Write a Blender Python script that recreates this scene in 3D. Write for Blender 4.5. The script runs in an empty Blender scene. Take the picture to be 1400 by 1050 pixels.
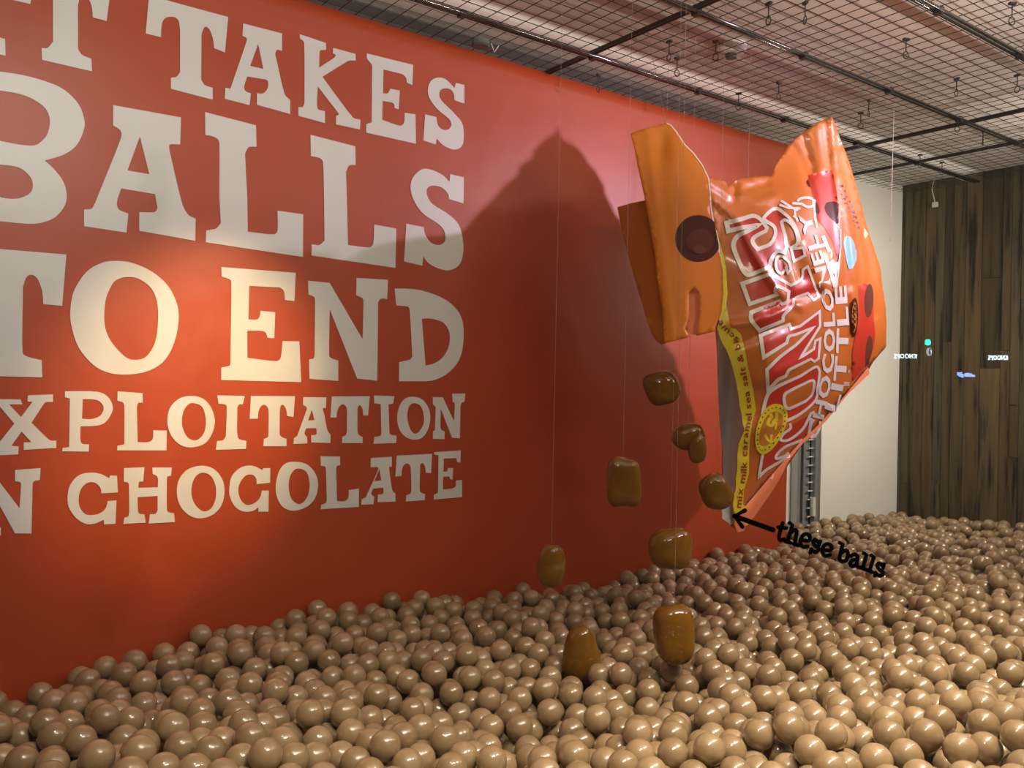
import bpy, bmesh, math, random
import numpy as np
from mathutils import Vector, Matrix
from mathutils.geometry import delaunay_2d_cdt
random.seed(7); np.random.seed(7)
SC = bpy.context.scene
COL = SC.collection
# ------------------------------------------------------------------ camera
FPX = 1170.0; PX0, PY0 = 700.0, 520.8
YAW_F = Vector((0.599, 0.801, 0)).normalized(); YAW_R = Vector((YAW_F.y, -YAW_F.x, 0)); UPV = Vector((0, 0, 1))
ROLL = math.atan(0.02); CR, SR = math.cos(ROLL), math.sin(ROLL)
EYE = Vector((0, 0, 1.6))
cd = bpy.data.cameras.new('camera'); cam = bpy.data.objects.new('camera', cd); COL.objects.link(cam)
cd.sensor_width = 36; cd.lens = FPX / 1400 * 36; cd.shift_y = -4.2 / 1400; cd.clip_start = 0.05; cd.clip_end = 200
_r = YAW_R * CR + UPV * SR; _u = UPV * CR - YAW_R * SR
# world right appears tilted clockwise in the picture -> camera rolled counter-clockwise
m = Matrix((( _r.x, _u.x, -YAW_F.x), (_r.y, _u.y, -YAW_F.y), (_r.z, _u.z, -YAW_F.z))).to_4x4()
m.translation = EYE; cam.matrix_world = m
SC.camera = cam
# ------------------------------------------------------------------ world, lights, exposure
w = bpy.data.worlds.new('night'); SC.world = w; w.use_nodes = True
w.node_tree.nodes['Background'].inputs[0].default_value = (0.80, 0.72, 0.66, 1)
w.node_tree.nodes['Background'].inputs[1].default_value = 0.05
SC.view_settings.view_transform = 'Standard'; SC.view_settings.look = 'None'
SC.view_settings.exposure = 0.0; SC.view_settings.gamma = 1.0; SC.view_settings.use_curve_mapping = False

def aim(o, tgt): o.rotation_euler = (Vector(tgt) - o.location).to_track_quat('-Z', 'Y').to_euler()
def spot(name, loc, tgt, power, col, angle, blend, radius):
    l = bpy.data.lights.new(name, 'SPOT'); l.energy = power; l.color = col
    l.spot_size = math.radians(angle); l.spot_blend = blend; l.shadow_soft_size = radius
    o = bpy.data.objects.new(name, l); o.location = loc; aim(o, tgt); COL.objects.link(o); return o
def area(name, loc, tgt, power, col, sx, sy):
    l = bpy.data.lights.new(name, 'AREA'); l.energy = power; l.color = col; l.shape = 'RECTANGLE'; l.size = sx; l.size_y = sy
    o = bpy.data.objects.new(name, l); o.location = loc; aim(o, tgt); COL.objects.link(o); return o
# key track spotlight at the right: throws the bag's shadow on the banner
spot('track_spot_light', (3.88, 1.11, 2.70), (2.62, 2.8, 1.90), 150, (1.0, 0.74, 0.98), 78, 0.9, 0.016)
# warm spot on the lettering
spot('warm_spot_light', (1.25, 1.20, 2.70), (0.84, 2.8, 1.55), 240, (1.0, 0.66, 0.34), 30, 1.0, 0.04)
# LED bar lamps hung near the window head, just above and beside the view (built as lamps, four small LEDs each)
def led_bar(x, y, z, tgt, power, up, col, label, spread=78):
    r = bpy.data.objects.new('led_bar_lamp', None); r.location = (x, y, z); COL.objects.link(r); r['label'] = label; r['category'] = 'lamp'
    m = bpy.data.materials.get('lamp_housing') or bpy.data.materials.new('lamp_housing'); m.diffuse_color = (.1, .1, .1, 1)
    bm = bmesh.new(); bmesh.ops.create_cube(bm, size=1, matrix=Matrix.Translation((0, 0, .02)) @ Matrix.Diagonal((.90, .12, .02, 1)))
    me = bpy.data.meshes.new('housing'); bm.to_mesh(me); bm.free(); me.materials.append(m)
    o = bpy.data.objects.new('housing', me); COL.objects.link(o); o.parent = r
    for k in range(2):
        l = bpy.data.lights.new('led', 'AREA'); l.shape = 'RECTANGLE'; l.size = .30; l.size_y = .06; l.energy = power / 2; l.color = col; l.spread = math.radians(spread)
        o = bpy.data.objects.new('led', l); o.location = (x - .25 + .5 * k, y, z); aim(o, (tgt[0] + (k - .5) * .5, tgt[1], tgt[2])); o.rotation_euler.rotate_axis('Z', 0); COL.objects.link(o)
    l = bpy.data.lights.new('highlight_fill', 'AREA'); l.shape = 'RECTANGLE'; l.size = .34; l.size_y = .045; l.energy = 3.2; l.color = col  # weak wide light added only to put glints on balls and caramels
    o = bpy.data.objects.new('highlight_fill', l); o.location = (x, y + .09, z); aim(o, (tgt[0], tgt[1] + 1.0, tgt[2])); COL.objects.link(o)
    if up:
        l = bpy.data.lights.new('ceiling_fill', 'AREA'); l.shape = 'RECTANGLE'; l.size = .5; l.size_y = .04; l.energy = up; l.color = (1, .88, .78)  # invented upward fill, added to brighten the ceiling
        o = bpy.data.objects.new('ceiling_fill', l); o.location = (x, y, z + .035); o.rotation_euler = (math.pi - .45, 0, 0); COL.objects.link(o)
WC = (1.0, .88, .69)
area('ceiling_band_fill', (2.0, 2.56, 2.915), (2.0, 2.86, 2.99), 2.8, (1.0, .93, .86), 7.0, .012)  # added fill that brightens the ceiling band by the banner, no fixture built
spot('banner_fill_light', (.35, 1.0, 2.75), (.45, 2.8, 1.45), 66, (1.0, .93, .82), 100, 1.0, .05)  # added wide fill for the dim left side of the banner
led_bar(.85, .60, 2.40, (.85, .95, .8), 10.5, 18, WC, 'LED bar lamp hung by the window head, leftmost of four')
led_bar(2.05, .60, 2.40, (2.05, .9, .8), 13.5, 18, WC, 'LED bar lamp hung by the window head, second of four from the left')
led_bar(3.25, .60, 2.40, (3.25, 1.0, .8), 12.5, 18, WC, 'LED bar lamp hung by the window head, third of four from the left')
led_bar(4.75, 1.30, 2.50, (4.8, 3.1, 1.3), 26, 12, (1.0, .90, .76), 'LED bar lamp hung at the far right, nearest the wooden wall', 120)

# ------------------------------------------------------------------ projection helpers
def ray(px, py):
    dx = px - PX0; dy = py - PY0
    a = dx * CR + dy * SR; b = dx * SR - dy * CR
    return YAW_F * FPX + YAW_R * a + UPV * b
def at_y(px, py, Y):
    d = ray(px, py); return EYE + d * (Y / d.y)
def at_z(px, py, z):
    d = ray(px, py); return EYE + d * ((z - EYE.z) / d.z)
def at_x(px, py, x):
    d = ray(px, py); return EYE + d * (x / d.x)
def proj(p):
    q = Vector(p) - EYE; dep = q.dot(YAW_F); a = q.dot(YAW_R) / dep * FPX; b = q.z / dep * FPX
    return PX0 + a * CR + b * SR, PY0 + a * SR - b * CR, dep

# ------------------------------------------------------------------ material helpers
def mat(name, col, rough=0.5, spec=0.5, metal=0.0, bump=None, var=None, coat=0.0, sss=0.0, emit=None, estr=0, coat_r=0.05):
    m = bpy.data.materials.new(name); m.use_nodes = True; nt = m.node_tree; b = nt.nodes['Principled BSDF']
    b.inputs['Base Color'].default_value = (*col, 1); b.inputs['Roughness'].default_value = rough
    b.inputs['Specular IOR Level'].default_value = spec; b.inputs['Metallic'].default_value = metal
    b.inputs['Coat Weight'].default_value = coat; b.inputs['Coat Roughness'].default_value = coat_r
    if sss: b.inputs['Subsurface Weight'].default_value = sss; b.inputs['Subsurface Radius'].default_value = (0.03, 0.012, 0.005)
    if emit: b.inputs['Emission Color'].default_value = (*emit, 1); b.inputs['Emission Strength'].default_value = estr
    tc = nt.nodes.new('ShaderNodeTexCoord')
    if var:   # (scale vec, amount, detail)
        mp = nt.nodes.new('ShaderNodeMapping'); mp.inputs['Scale'].default_value = var[0]
        n = nt.nodes.new('ShaderNodeTexNoise'); n.inputs['Scale'].default_value = 1; n.inputs['Detail'].default_value = var[2]
        nt.links.new(tc.outputs['Object'], mp.inputs[0]); nt.links.new(mp.outputs[0], n.inputs['Vector'])
        mr = nt.nodes.new('ShaderNodeMapRange'); mr.inputs[1].default_value = .25; mr.inputs[2].default_value = .75
        mr.inputs[3].default_value = 1 - var[1]; mr.inputs[4].default_value = 1 + var[1]
        nt.links.new(n.outputs['Fac'], mr.inputs[0])
        hv = nt.nodes.new('ShaderNodeHueSaturation'); hv.inputs['Color'].default_value = (*col, 1)
        nt.links.new(mr.outputs[0], hv.inputs['Value']); nt.links.new(hv.outputs[0], b.inputs['Base Color'])
    if bump:  # (scale, strength, distance)
        n2 = nt.nodes.new('ShaderNodeTexNoise'); n2.inputs['Scale'].default_value = bump[0]; n2.inputs['Detail'].default_value = 3
        nt.links.new(tc.outputs['Object'], n2.inputs['Vector'])
        bp = nt.nodes.new('ShaderNodeBump'); bp.inputs['Strength'].default_value = bump[1]; bp.inputs['Distance'].default_value = bump[2]
        nt.links.new(n2.outputs['Fac'], bp.inputs['Height']); nt.links.new(bp.outputs[0], b.inputs['Normal'])
    return m
M = {}
M['banner'] = mat('red_banner_vinyl', (0.41, 0.052, 0.008), 0.50, 0.45, coat=0.28, coat_r=.40, bump=(2.2, 0.35, 0.05), var=((1.3, 1.3, 1.3), 0.06, 2))
M['letter'] = mat('banner_white_print', (0.66, 0.66, 0.63), 0.42, 0.5, bump=(2.2, 0.35, 0.05))
M['wall'] = mat('white_wall_paint', (0.72, 0.70, 0.64), 0.6, 0.3, var=((1, 1, 1), 0.04, 2))
M['ceiling'] = mat('ceiling_paint', (0.76, 0.70, 0.65), 0.7, 0.3, var=((.8, .8, .8), 0.06, 2))
M['wire'] = mat('dark_wire', (0.035, 0.028, 0.025), 0.45, 0.5, metal=0.3)
M['rail'] = mat('grey_rail_metal', (0.20, 0.19, 0.18), 0.12, 0.5, metal=0.9)
M['dark'] = mat('dark_void', (0.015, 0.013, 0.012), 0.7, 0.3)  # near-black backing colour, also stands for shade in the track gaps
M['steel'] = mat('brushed_aluminium', (0.45, 0.46, 0.47), 0.35, 0.5, metal=0.7)
M['floor'] = mat('brown_base', (0.05, 0.03, 0.016), 0.8, 0.2, var=((4, 4, 4), .15, 2))
M['orange'] = mat('bag_orange_film', (0.54, 0.145, 0.015), 0.42, 0.4, coat=0.35, coat_r=.11, bump=(5, 0.07, 0.02))
M['orange_dark'] = mat('bag_back_film', (0.50, 0.15, 0.013), 0.5, 0.2, coat=0.0, coat_r=.2, bump=(7, 0.1, 0.03))
M['orange_light'] = mat('bag_gusset_film', (0.75, 0.22, 0.09), 0.36, 0.5, coat=0.2, coat_r=.2)
M['bagred'] = mat('bag_red_print', (0.50, 0.032, 0.010), 0.42, 0.4, coat=0.35, coat_r=.11, bump=(5, 0.07, 0.02))
M['bagwhite'] = mat('bag_white_print', (0.74, 0.71, 0.64), 0.35, 0.6, coat=0.4, coat_r=.16)
M['bagbrown'] = mat('bag_brown_print', (0.065, 0.012, 0.005), 0.42, 0.12)
M['bagbrown2'] = mat('bag_brown_print_light', (0.12, 0.035, 0.02), 0.4, 0.15)
M['bagyellow'] = mat('bag_yellow_print', (0.72, 0.60, 0.02), 0.35, 0.6, coat=0.4, coat_r=.16)
M['bagcyan'] = mat('bag_pale_blue_print', (0.30, 0.62, 0.68), 0.3, 0.6, coat=0.5, coat_r=.16)
M['bagink'] = mat('bag_dark_blue_ink', (0.06, 0.06, 0.16), 0.4, 0.5)
M['flap'] = mat('bag_flap_film', (0.66, 0.195, 0.016), 0.45, 0.2, coat=0.0, coat_r=.25, bump=(5, 0.06, 0.02))
M['lining'] = mat('silver_lining', (0.62, 0.64, 0.70), 0.42, 0.5, metal=0.0, bump=(9, .2, .03))
M['lininglight'] = mat('pale_lining', (0.62, 0.64, 0.70), 0.42, 0.5)
M['tornwhite'] = mat('torn_white_edge', (0.80, 0.74, 0.62), 0.5, 0.4)
M['thread'] = mat('nylon_thread', (0.45, 0.36, 0.32), 0.3, 0.5)
_nt = M['thread'].node_tree; _mx = _nt.nodes.new('ShaderNodeMixShader'); _tr = _nt.nodes.new('ShaderNodeBsdfTransparent'); _mx.inputs[0].default_value = .35
_nt.links.new(_tr.outputs[0], _mx.inputs[1]); _nt.links.new(_nt.nodes['Principled BSDF'].outputs[0], _mx.inputs[2]); _nt.links.new(_mx.outputs[0], _nt.nodes['Material Output'].inputs[0])
M['cord'] = mat('pale_cord', (.7, .68, .62), .4, .4)
M['decal'] = mat('black_vinyl', (0.006, 0.006, 0.006), 0.4, 0.4)
M['caramel'] = mat('glossy_caramel', (0.165, 0.070, 0.002), 0.6, 0.05, coat=1.0, coat_r=.06, bump=(18, 0.10, 0.02), var=((5, 5, 5), .22, 2))
M['disc'] = mat('grey_plastic', (0.10, 0.11, 0.10), 0.5, 0.4)
M['whiteplastic'] = mat('white_plastic', (0.6, 0.6, 0.58), 0.45, 0.5)
# balls: per-object or per-ball variation
def ball_mat(attr):
    m = bpy.data.materials.new('milk_chocolate_plastic'); m.use_nodes = True; nt = m.node_tree; b = nt.nodes['Principled BSDF']
    b.inputs['Roughness'].default_value = 0.40; b.inputs['Specular IOR Level'].default_value = 0.3
    b.inputs['Coat Weight'].default_value = 0.9; b.inputs['Coat Roughness'].default_value = 0.02; b.inputs['Coat IOR'].default_value = 1.65
    rp = nt.nodes.new('ShaderNodeValToRGB'); e = rp.color_ramp.elements
    e[0].color = (0.235, 0.152, 0.074, 1); e[1].color = (0.325, 0.216, 0.112, 1)
    if attr:
        a = nt.nodes.new('ShaderNodeAttribute'); a.attribute_name = 'rnd'; nt.links.new(a.outputs['Fac'], rp.inputs[0])
    else:
        a = nt.nodes.new('ShaderNodeObjectInfo'); nt.links.new(a.outputs['Random'], rp.inputs[0])
    nt.links.new(rp.outputs[0], b.inputs['Base Color']); return m
M['ball'] = ball_mat(False); M['ballstuff'] = ball_mat(True)

# ------------------------------------------------------------------ object helpers
def tag(o, label=None, cat=None, group=None, kind=None):
    if label: o['label'] = label
    if cat: o['category'] = cat
    if group: o['group'] = group
    if kind: o['kind'] = kind
    return o
def empty(name, loc, label=None, cat=None, group=None):
    o = bpy.data.objects.new(name, None); o.location = loc; o.empty_display_size = .05; COL.objects.link(o)
    return tag(o, label, cat, group)
def place(name, me, m, parent=None):
    if m is not None: me.materials.clear(); me.materials.append(m)
    o = bpy.data.objects.new(name, me); COL.objects.link(o)
    if parent is not None:
        o.parent = parent
        pm = parent.matrix_basis.copy() if parent.parent is None else parent.parent.matrix_basis @ parent.matrix_parent_inverse @ parent.matrix_basis
        o.matrix_parent_inverse = pm.inverted()
    return o
def mesh_obj(name, vs, fs, m, parent=None, smooth=False):
    me = bpy.data.meshes.new(name); me.from_pydata([tuple(v) for v in vs], [], fs); me.update()
    if smooth: me.polygons.foreach_set('use_smooth', [True] * len(me.polygons))
    return place(name, me, m, parent)
class MB:
    def __init__(s): s.v = []; s.f = []
    def box(s, a, b):
        x0, y0, z0 = a; x1, y1, z1 = b; n = len(s.v)
        s.v += [(x0, y0, z0), (x1, y0, z0), (x1, y1, z0), (x0, y1, z0), (x0, y0, z1), (x1, y0, z1), (x1, y1, z1), (x0, y1, z1)]
        s.f += [(n, n+3, n+2, n+1), (n+4, n+5, n+6, n+7), (n, n+1, n+5, n+4), (n+1, n+2, n+6, n+5), (n+2, n+3, n+7, n+6), (n+3, n, n+4, n+7)]
        return s
    def tube(s, pts, r, k=6, closed=False):
        pts = [Vector(p) for p in pts]; n0 = len(s.v); n = len(pts)
        for i, p in enumerate(pts):
            if closed: t = pts[(i + 1) % n] - pts[i - 1]
            else: t = pts[min(i + 1, n - 1)] - pts[max(i - 1, 0)]
            t.normalize(); a = t.orthogonal() if abs(t.z) > .9 else t.cross(Vector((0, 0, 1))); a.normalize(); b = t.cross(a)
            rr = r[i] if isinstance(r, (list, tuple)) else r
            for j in range(k):
                an = 2 * math.pi * j / k; s.v.append(p + (a * math.cos(an) + b * math.sin(an)) * rr)
        for i in range(n if closed else n - 1):
            for j in range(k):
                i2 = (i + 1) % n
                s.f.append((n0 + i * k + j, n0 + i * k + (j + 1) % k, n0 + i2 * k + (j + 1) % k, n0 + i2 * k + j))
        if not closed:
            s.f.append(tuple(n0 + j for j in range(k))[::-1]); s.f.append(tuple(n0 + (n - 1) * k + j for j in range(k)))
        return s
    def cyl(s, c0, c1, r, k=16): return s.tube([c0, c1], r, k)
    def build(s, name, m, parent=None, smooth=False): return mesh_obj(name, s.v, s.f, m, parent, smooth)

# ------------------------------------------------------------------ outline parser: "x,y" corner, "x,y*" smooth
def loop(txt, ox, oy, s, closed=True, sub=4):
    P = []
    for tk in txt.split():
        sm = tk.endswith('*'); x, y = tk.rstrip('*').split(','); P.append((ox + float(x) / s, oy + float(y) / s, sm))
    n = len(P); out = []
    for i in range(n if closed else n - 1):
        p = P[i]; q = P[(i + 1) % n]; a = P[i - 1] if (closed or i > 0) else p; b = P[(i + 2) % n] if (closed or i + 2 < n) else q
        out.append((p[0], p[1]))
        if p[2] or q[2]:
            d = (q[0] - p[0], q[1] - p[1])
            ta = ((q[0] - a[0]) / 2, (q[1] - a[1]) / 2) if p[2] else d
            tb = ((b[0] - p[0]) / 2, (b[1] - p[1]) / 2) if q[2] else d
            L = math.hypot(*d)
            def lim(t):
                l = math.hypot(*t); return t if l <= 1.2 * L or l == 0 else (t[0] * 1.2 * L / l, t[1] * 1.2 * L / l)
            ta = lim(ta); tb = lim(tb)
            for k in range(1, sub):
                u = k / sub; h1 = 2*u**3 - 3*u*u + 1; h2 = u**3 - 2*u*u + u; h3 = -2*u**3 + 3*u*u; h4 = u**3 - u*u
                out.append((h1*p[0] + h2*ta[0] + h3*q[0] + h4*tb[0], h1*p[1] + h2*ta[1] + h3*q[1] + h4*tb[1]))
    if not closed: out.append((P[-1][0], P[-1][1]))
    return out
def inside(x, y, loops):
    c = False
    for L in loops:
        n = len(L); j = n - 1
        for i in range(n):
            xi, yi = L[i]; xj, yj = L[j]
            if (yi > y) != (yj > y) and x < (xj - xi) * (y - yi) / (yj - yi) + xi: c = not c
            j = i
    return c
def tess(loops, step=None):
    vs = []; es = []
    for L in loops:
        if step:
            D = []
            for i in range(len(L)):
                p = L[i]; q = L[(i + 1) % len(L)]; k = max(1, int(math.hypot(q[0]-p[0], q[1]-p[1]) / step))
                D += [(p[0] + (q[0]-p[0]) * j / k, p[1] + (q[1]-p[1]) * j / k) for j in range(k)]
            L = D
        n = len(vs); vs += [Vector(p) for p in L]; es += [(n + i, n + (i + 1) % len(L)) for i in range(len(L))]
    if step:
        xs = [v.x for v in vs]; ys = [v.y for v in vs]
        y = min(ys) + step * .5; r = 0
        bnd = [(v.x, v.y) for v in vs]; B = np.array(bnd)
        while y < max(ys):
            x = min(xs) + step * (.5 if r % 2 else .1)
            while x < max(xs):
                if inside(x, y, loops) and ((B[:, 0] - x) ** 2 + (B[:, 1] - y) ** 2).min() > (step * .45) ** 2: vs.append(Vector((x, y)))
                x += step
            y += step * .87; r += 1
    V, E, F, *_ = delaunay_2d_cdt(vs, es, [], 0, 1e-5)
    FF = []
    for f in F:
        cx = sum(V[i].x for i in f) / len(f); cy = sum(V[i].y for i in f) / len(f)
        if inside(cx, cy, loops): FF.append(tuple(f))
    return [(v.x, v.y) for v in V], FF

# ================================================================== SETTING
ZC = 2.97          # ceiling
ZM = 2.90          # wire mesh plane
YB = 2.8           # banner plane
XW = 5.55          # wooden wall
YW = 3.12          # white wall behind
YG = 0.42          # glass
XL = -1.6
def struct(o): return tag(o, kind='structure')
struct(MB().box((XL, YG - .25, ZC), (XW + .1, YW + .1, ZC + .08)).build('ceiling', M['ceiling']))
struct(MB().box((XL, YW, 0), (XW, YW + .08, ZC)).build('wall_back', M['wall']))
struct(MB().box((XL - .08, YG - .05, 0), (XL, YW + .08, ZC)).build('wall_left', M['wall']))
wr = struct(MB().box((XW + .012, YG - .05, 0), (XW + .09, YW + .08, ZC)).build('wall_right', M['dark']))
# vertical reclaimed boards
wood = []
for i, c in enumerate([(0.066, 0.048, 0.020), (0.044, 0.031, 0.014), (0.096, 0.072, 0.031), (0.082, 0.056, 0.022), (0.070, 0.058, 0.030)]):
    m_ = mat('dark_board_%s' % 'abcde'[i], c, 0.55, 0.35, bump=(40, .3, .004)); nt = m_.node_tree; b = nt.nodes['Principled BSDF']
    tc = nt.nodes.new('ShaderNodeTexCoord'); mp = nt.nodes.new('ShaderNodeMapping'); mp.inputs['Scale'].default_value = (14, 22, 1.6)
    oi = nt.nodes.new('ShaderNodeObjectInfo'); mp2 = nt.nodes.new('ShaderNodeVectorMath'); mp2.operation = 'MULTIPLY_ADD'
    mp2.inputs[1].default_value = (1, 1, 1)
    sc_ = nt.nodes.new('ShaderNodeMath'); sc_.operation = 'MULTIPLY'; sc_.inputs[1].default_value = 37
    nt.links.new(oi.outputs['Random'], sc_.inputs[0])
    nt.links.new(tc.outputs['Object'], mp.inputs[0]); nt.links.new(mp.outputs[0], mp2.inputs[0]); nt.links.new(sc_.outputs[0], mp2.inputs[2])
    n = nt.nodes.new('ShaderNodeTexNoise'); n.inputs['Scale'].default_value = 1; n.inputs['Detail'].default_value = 6; n.inputs['Roughness'].default_value = .6
    nt.links.new(mp2.outputs[0], n.inputs['Vector'])
    rp = nt.nodes.new('ShaderNodeValToRGB'); e = rp.color_ramp.elements
    e[0].position = .36; e[0].color = (c[0]*.13, c[1]*.12, c[2]*.15, 1); e[1].position = .62; e[1].color = (c[0]*1.45, c[1]*1.4, c[2]*1.25, 1)
    e2 = rp.color_ramp.elements.new(.46); e2.color = (*c, 1)
    nt.links.new(n.outputs['Fac'], rp.inputs[0]); nt.links.new(rp.outputs[0], b.inputs['Base Color'])
    wood.append(m_)
y = YW - .002
while y > YG + .02:
    wd = random.choice([.055, .07, .08, .09, .10, .12]); y0 = max(y - wd, YG)
    z = .0; cuts = [0.0] + sorted(random.uniform(.9, 2.7) for _ in range(random.choice([0, 1, 1, 2]))) + [ZC - .004]
    for a, b_ in zip(cuts[:-1], cuts[1:]):
        t = random.uniform(.010, .018)
        MB().box((XW + .012 - t - .004, y0 + .0015, a + .0012), (XW + .012, y - .0015, b_ - .0012)).build('board', random.choice(wood), wr)
    y = y0

# window: glass pane between camera and display, with frame
win = empty('window_1', (2.0, YG, 1.5)); tag(win, kind='structure')
gm = bpy.data.materials.new('window_glass'); gm.use_nodes = True; nt = gm.node_tree; nt.nodes.clear()
out = nt.nodes.new('ShaderNodeOutputMaterial'); mx = nt.nodes.new('ShaderNodeMixShader'); tr = nt.nodes.new('ShaderNodeBsdfTransparent'); gl = nt.nodes.new('ShaderNodeBsdfGlossy')
lw = nt.nodes.new('ShaderNodeLayerWeight'); lw.inputs[0].default_value = .5; gl.inputs['Roughness'].default_value = 0.0
pw = nt.nodes.new('ShaderNodeMath'); pw.operation = 'POWER'; pw.inputs[1].default_value = 5
fr = nt.nodes.new('ShaderNodeMath'); fr.operation = 'MULTIPLY_ADD'; fr.inputs[1].default_value = .96; fr.inputs[2].default_value = .04
nt.links.new(lw.outputs['Facing'], pw.inputs[0]); nt.links.new(pw.outputs[0], fr.inputs[0])
tr.inputs[0].default_value = (.985, .99, .985, 1)
nt.links.new(fr.outputs[0], mx.inputs[0]); nt.links.new(tr.outputs[0], mx.inputs[1]); nt.links.new(gl.outputs[0], mx.inputs[2]); nt.links.new(mx.outputs[0], out.inputs[0])
MB().box((XL, YG - .008, .30), (XW, YG, 2.93)).build('pane', gm, win)
f = MB(); f.box((XL, YG - .04, .2), (XW, YG + .02, .30)); f.box((XL, YG - .04, 2.93), (XW, YG + .02, ZC)); f.build('window_frame', M['steel'], win)

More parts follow.
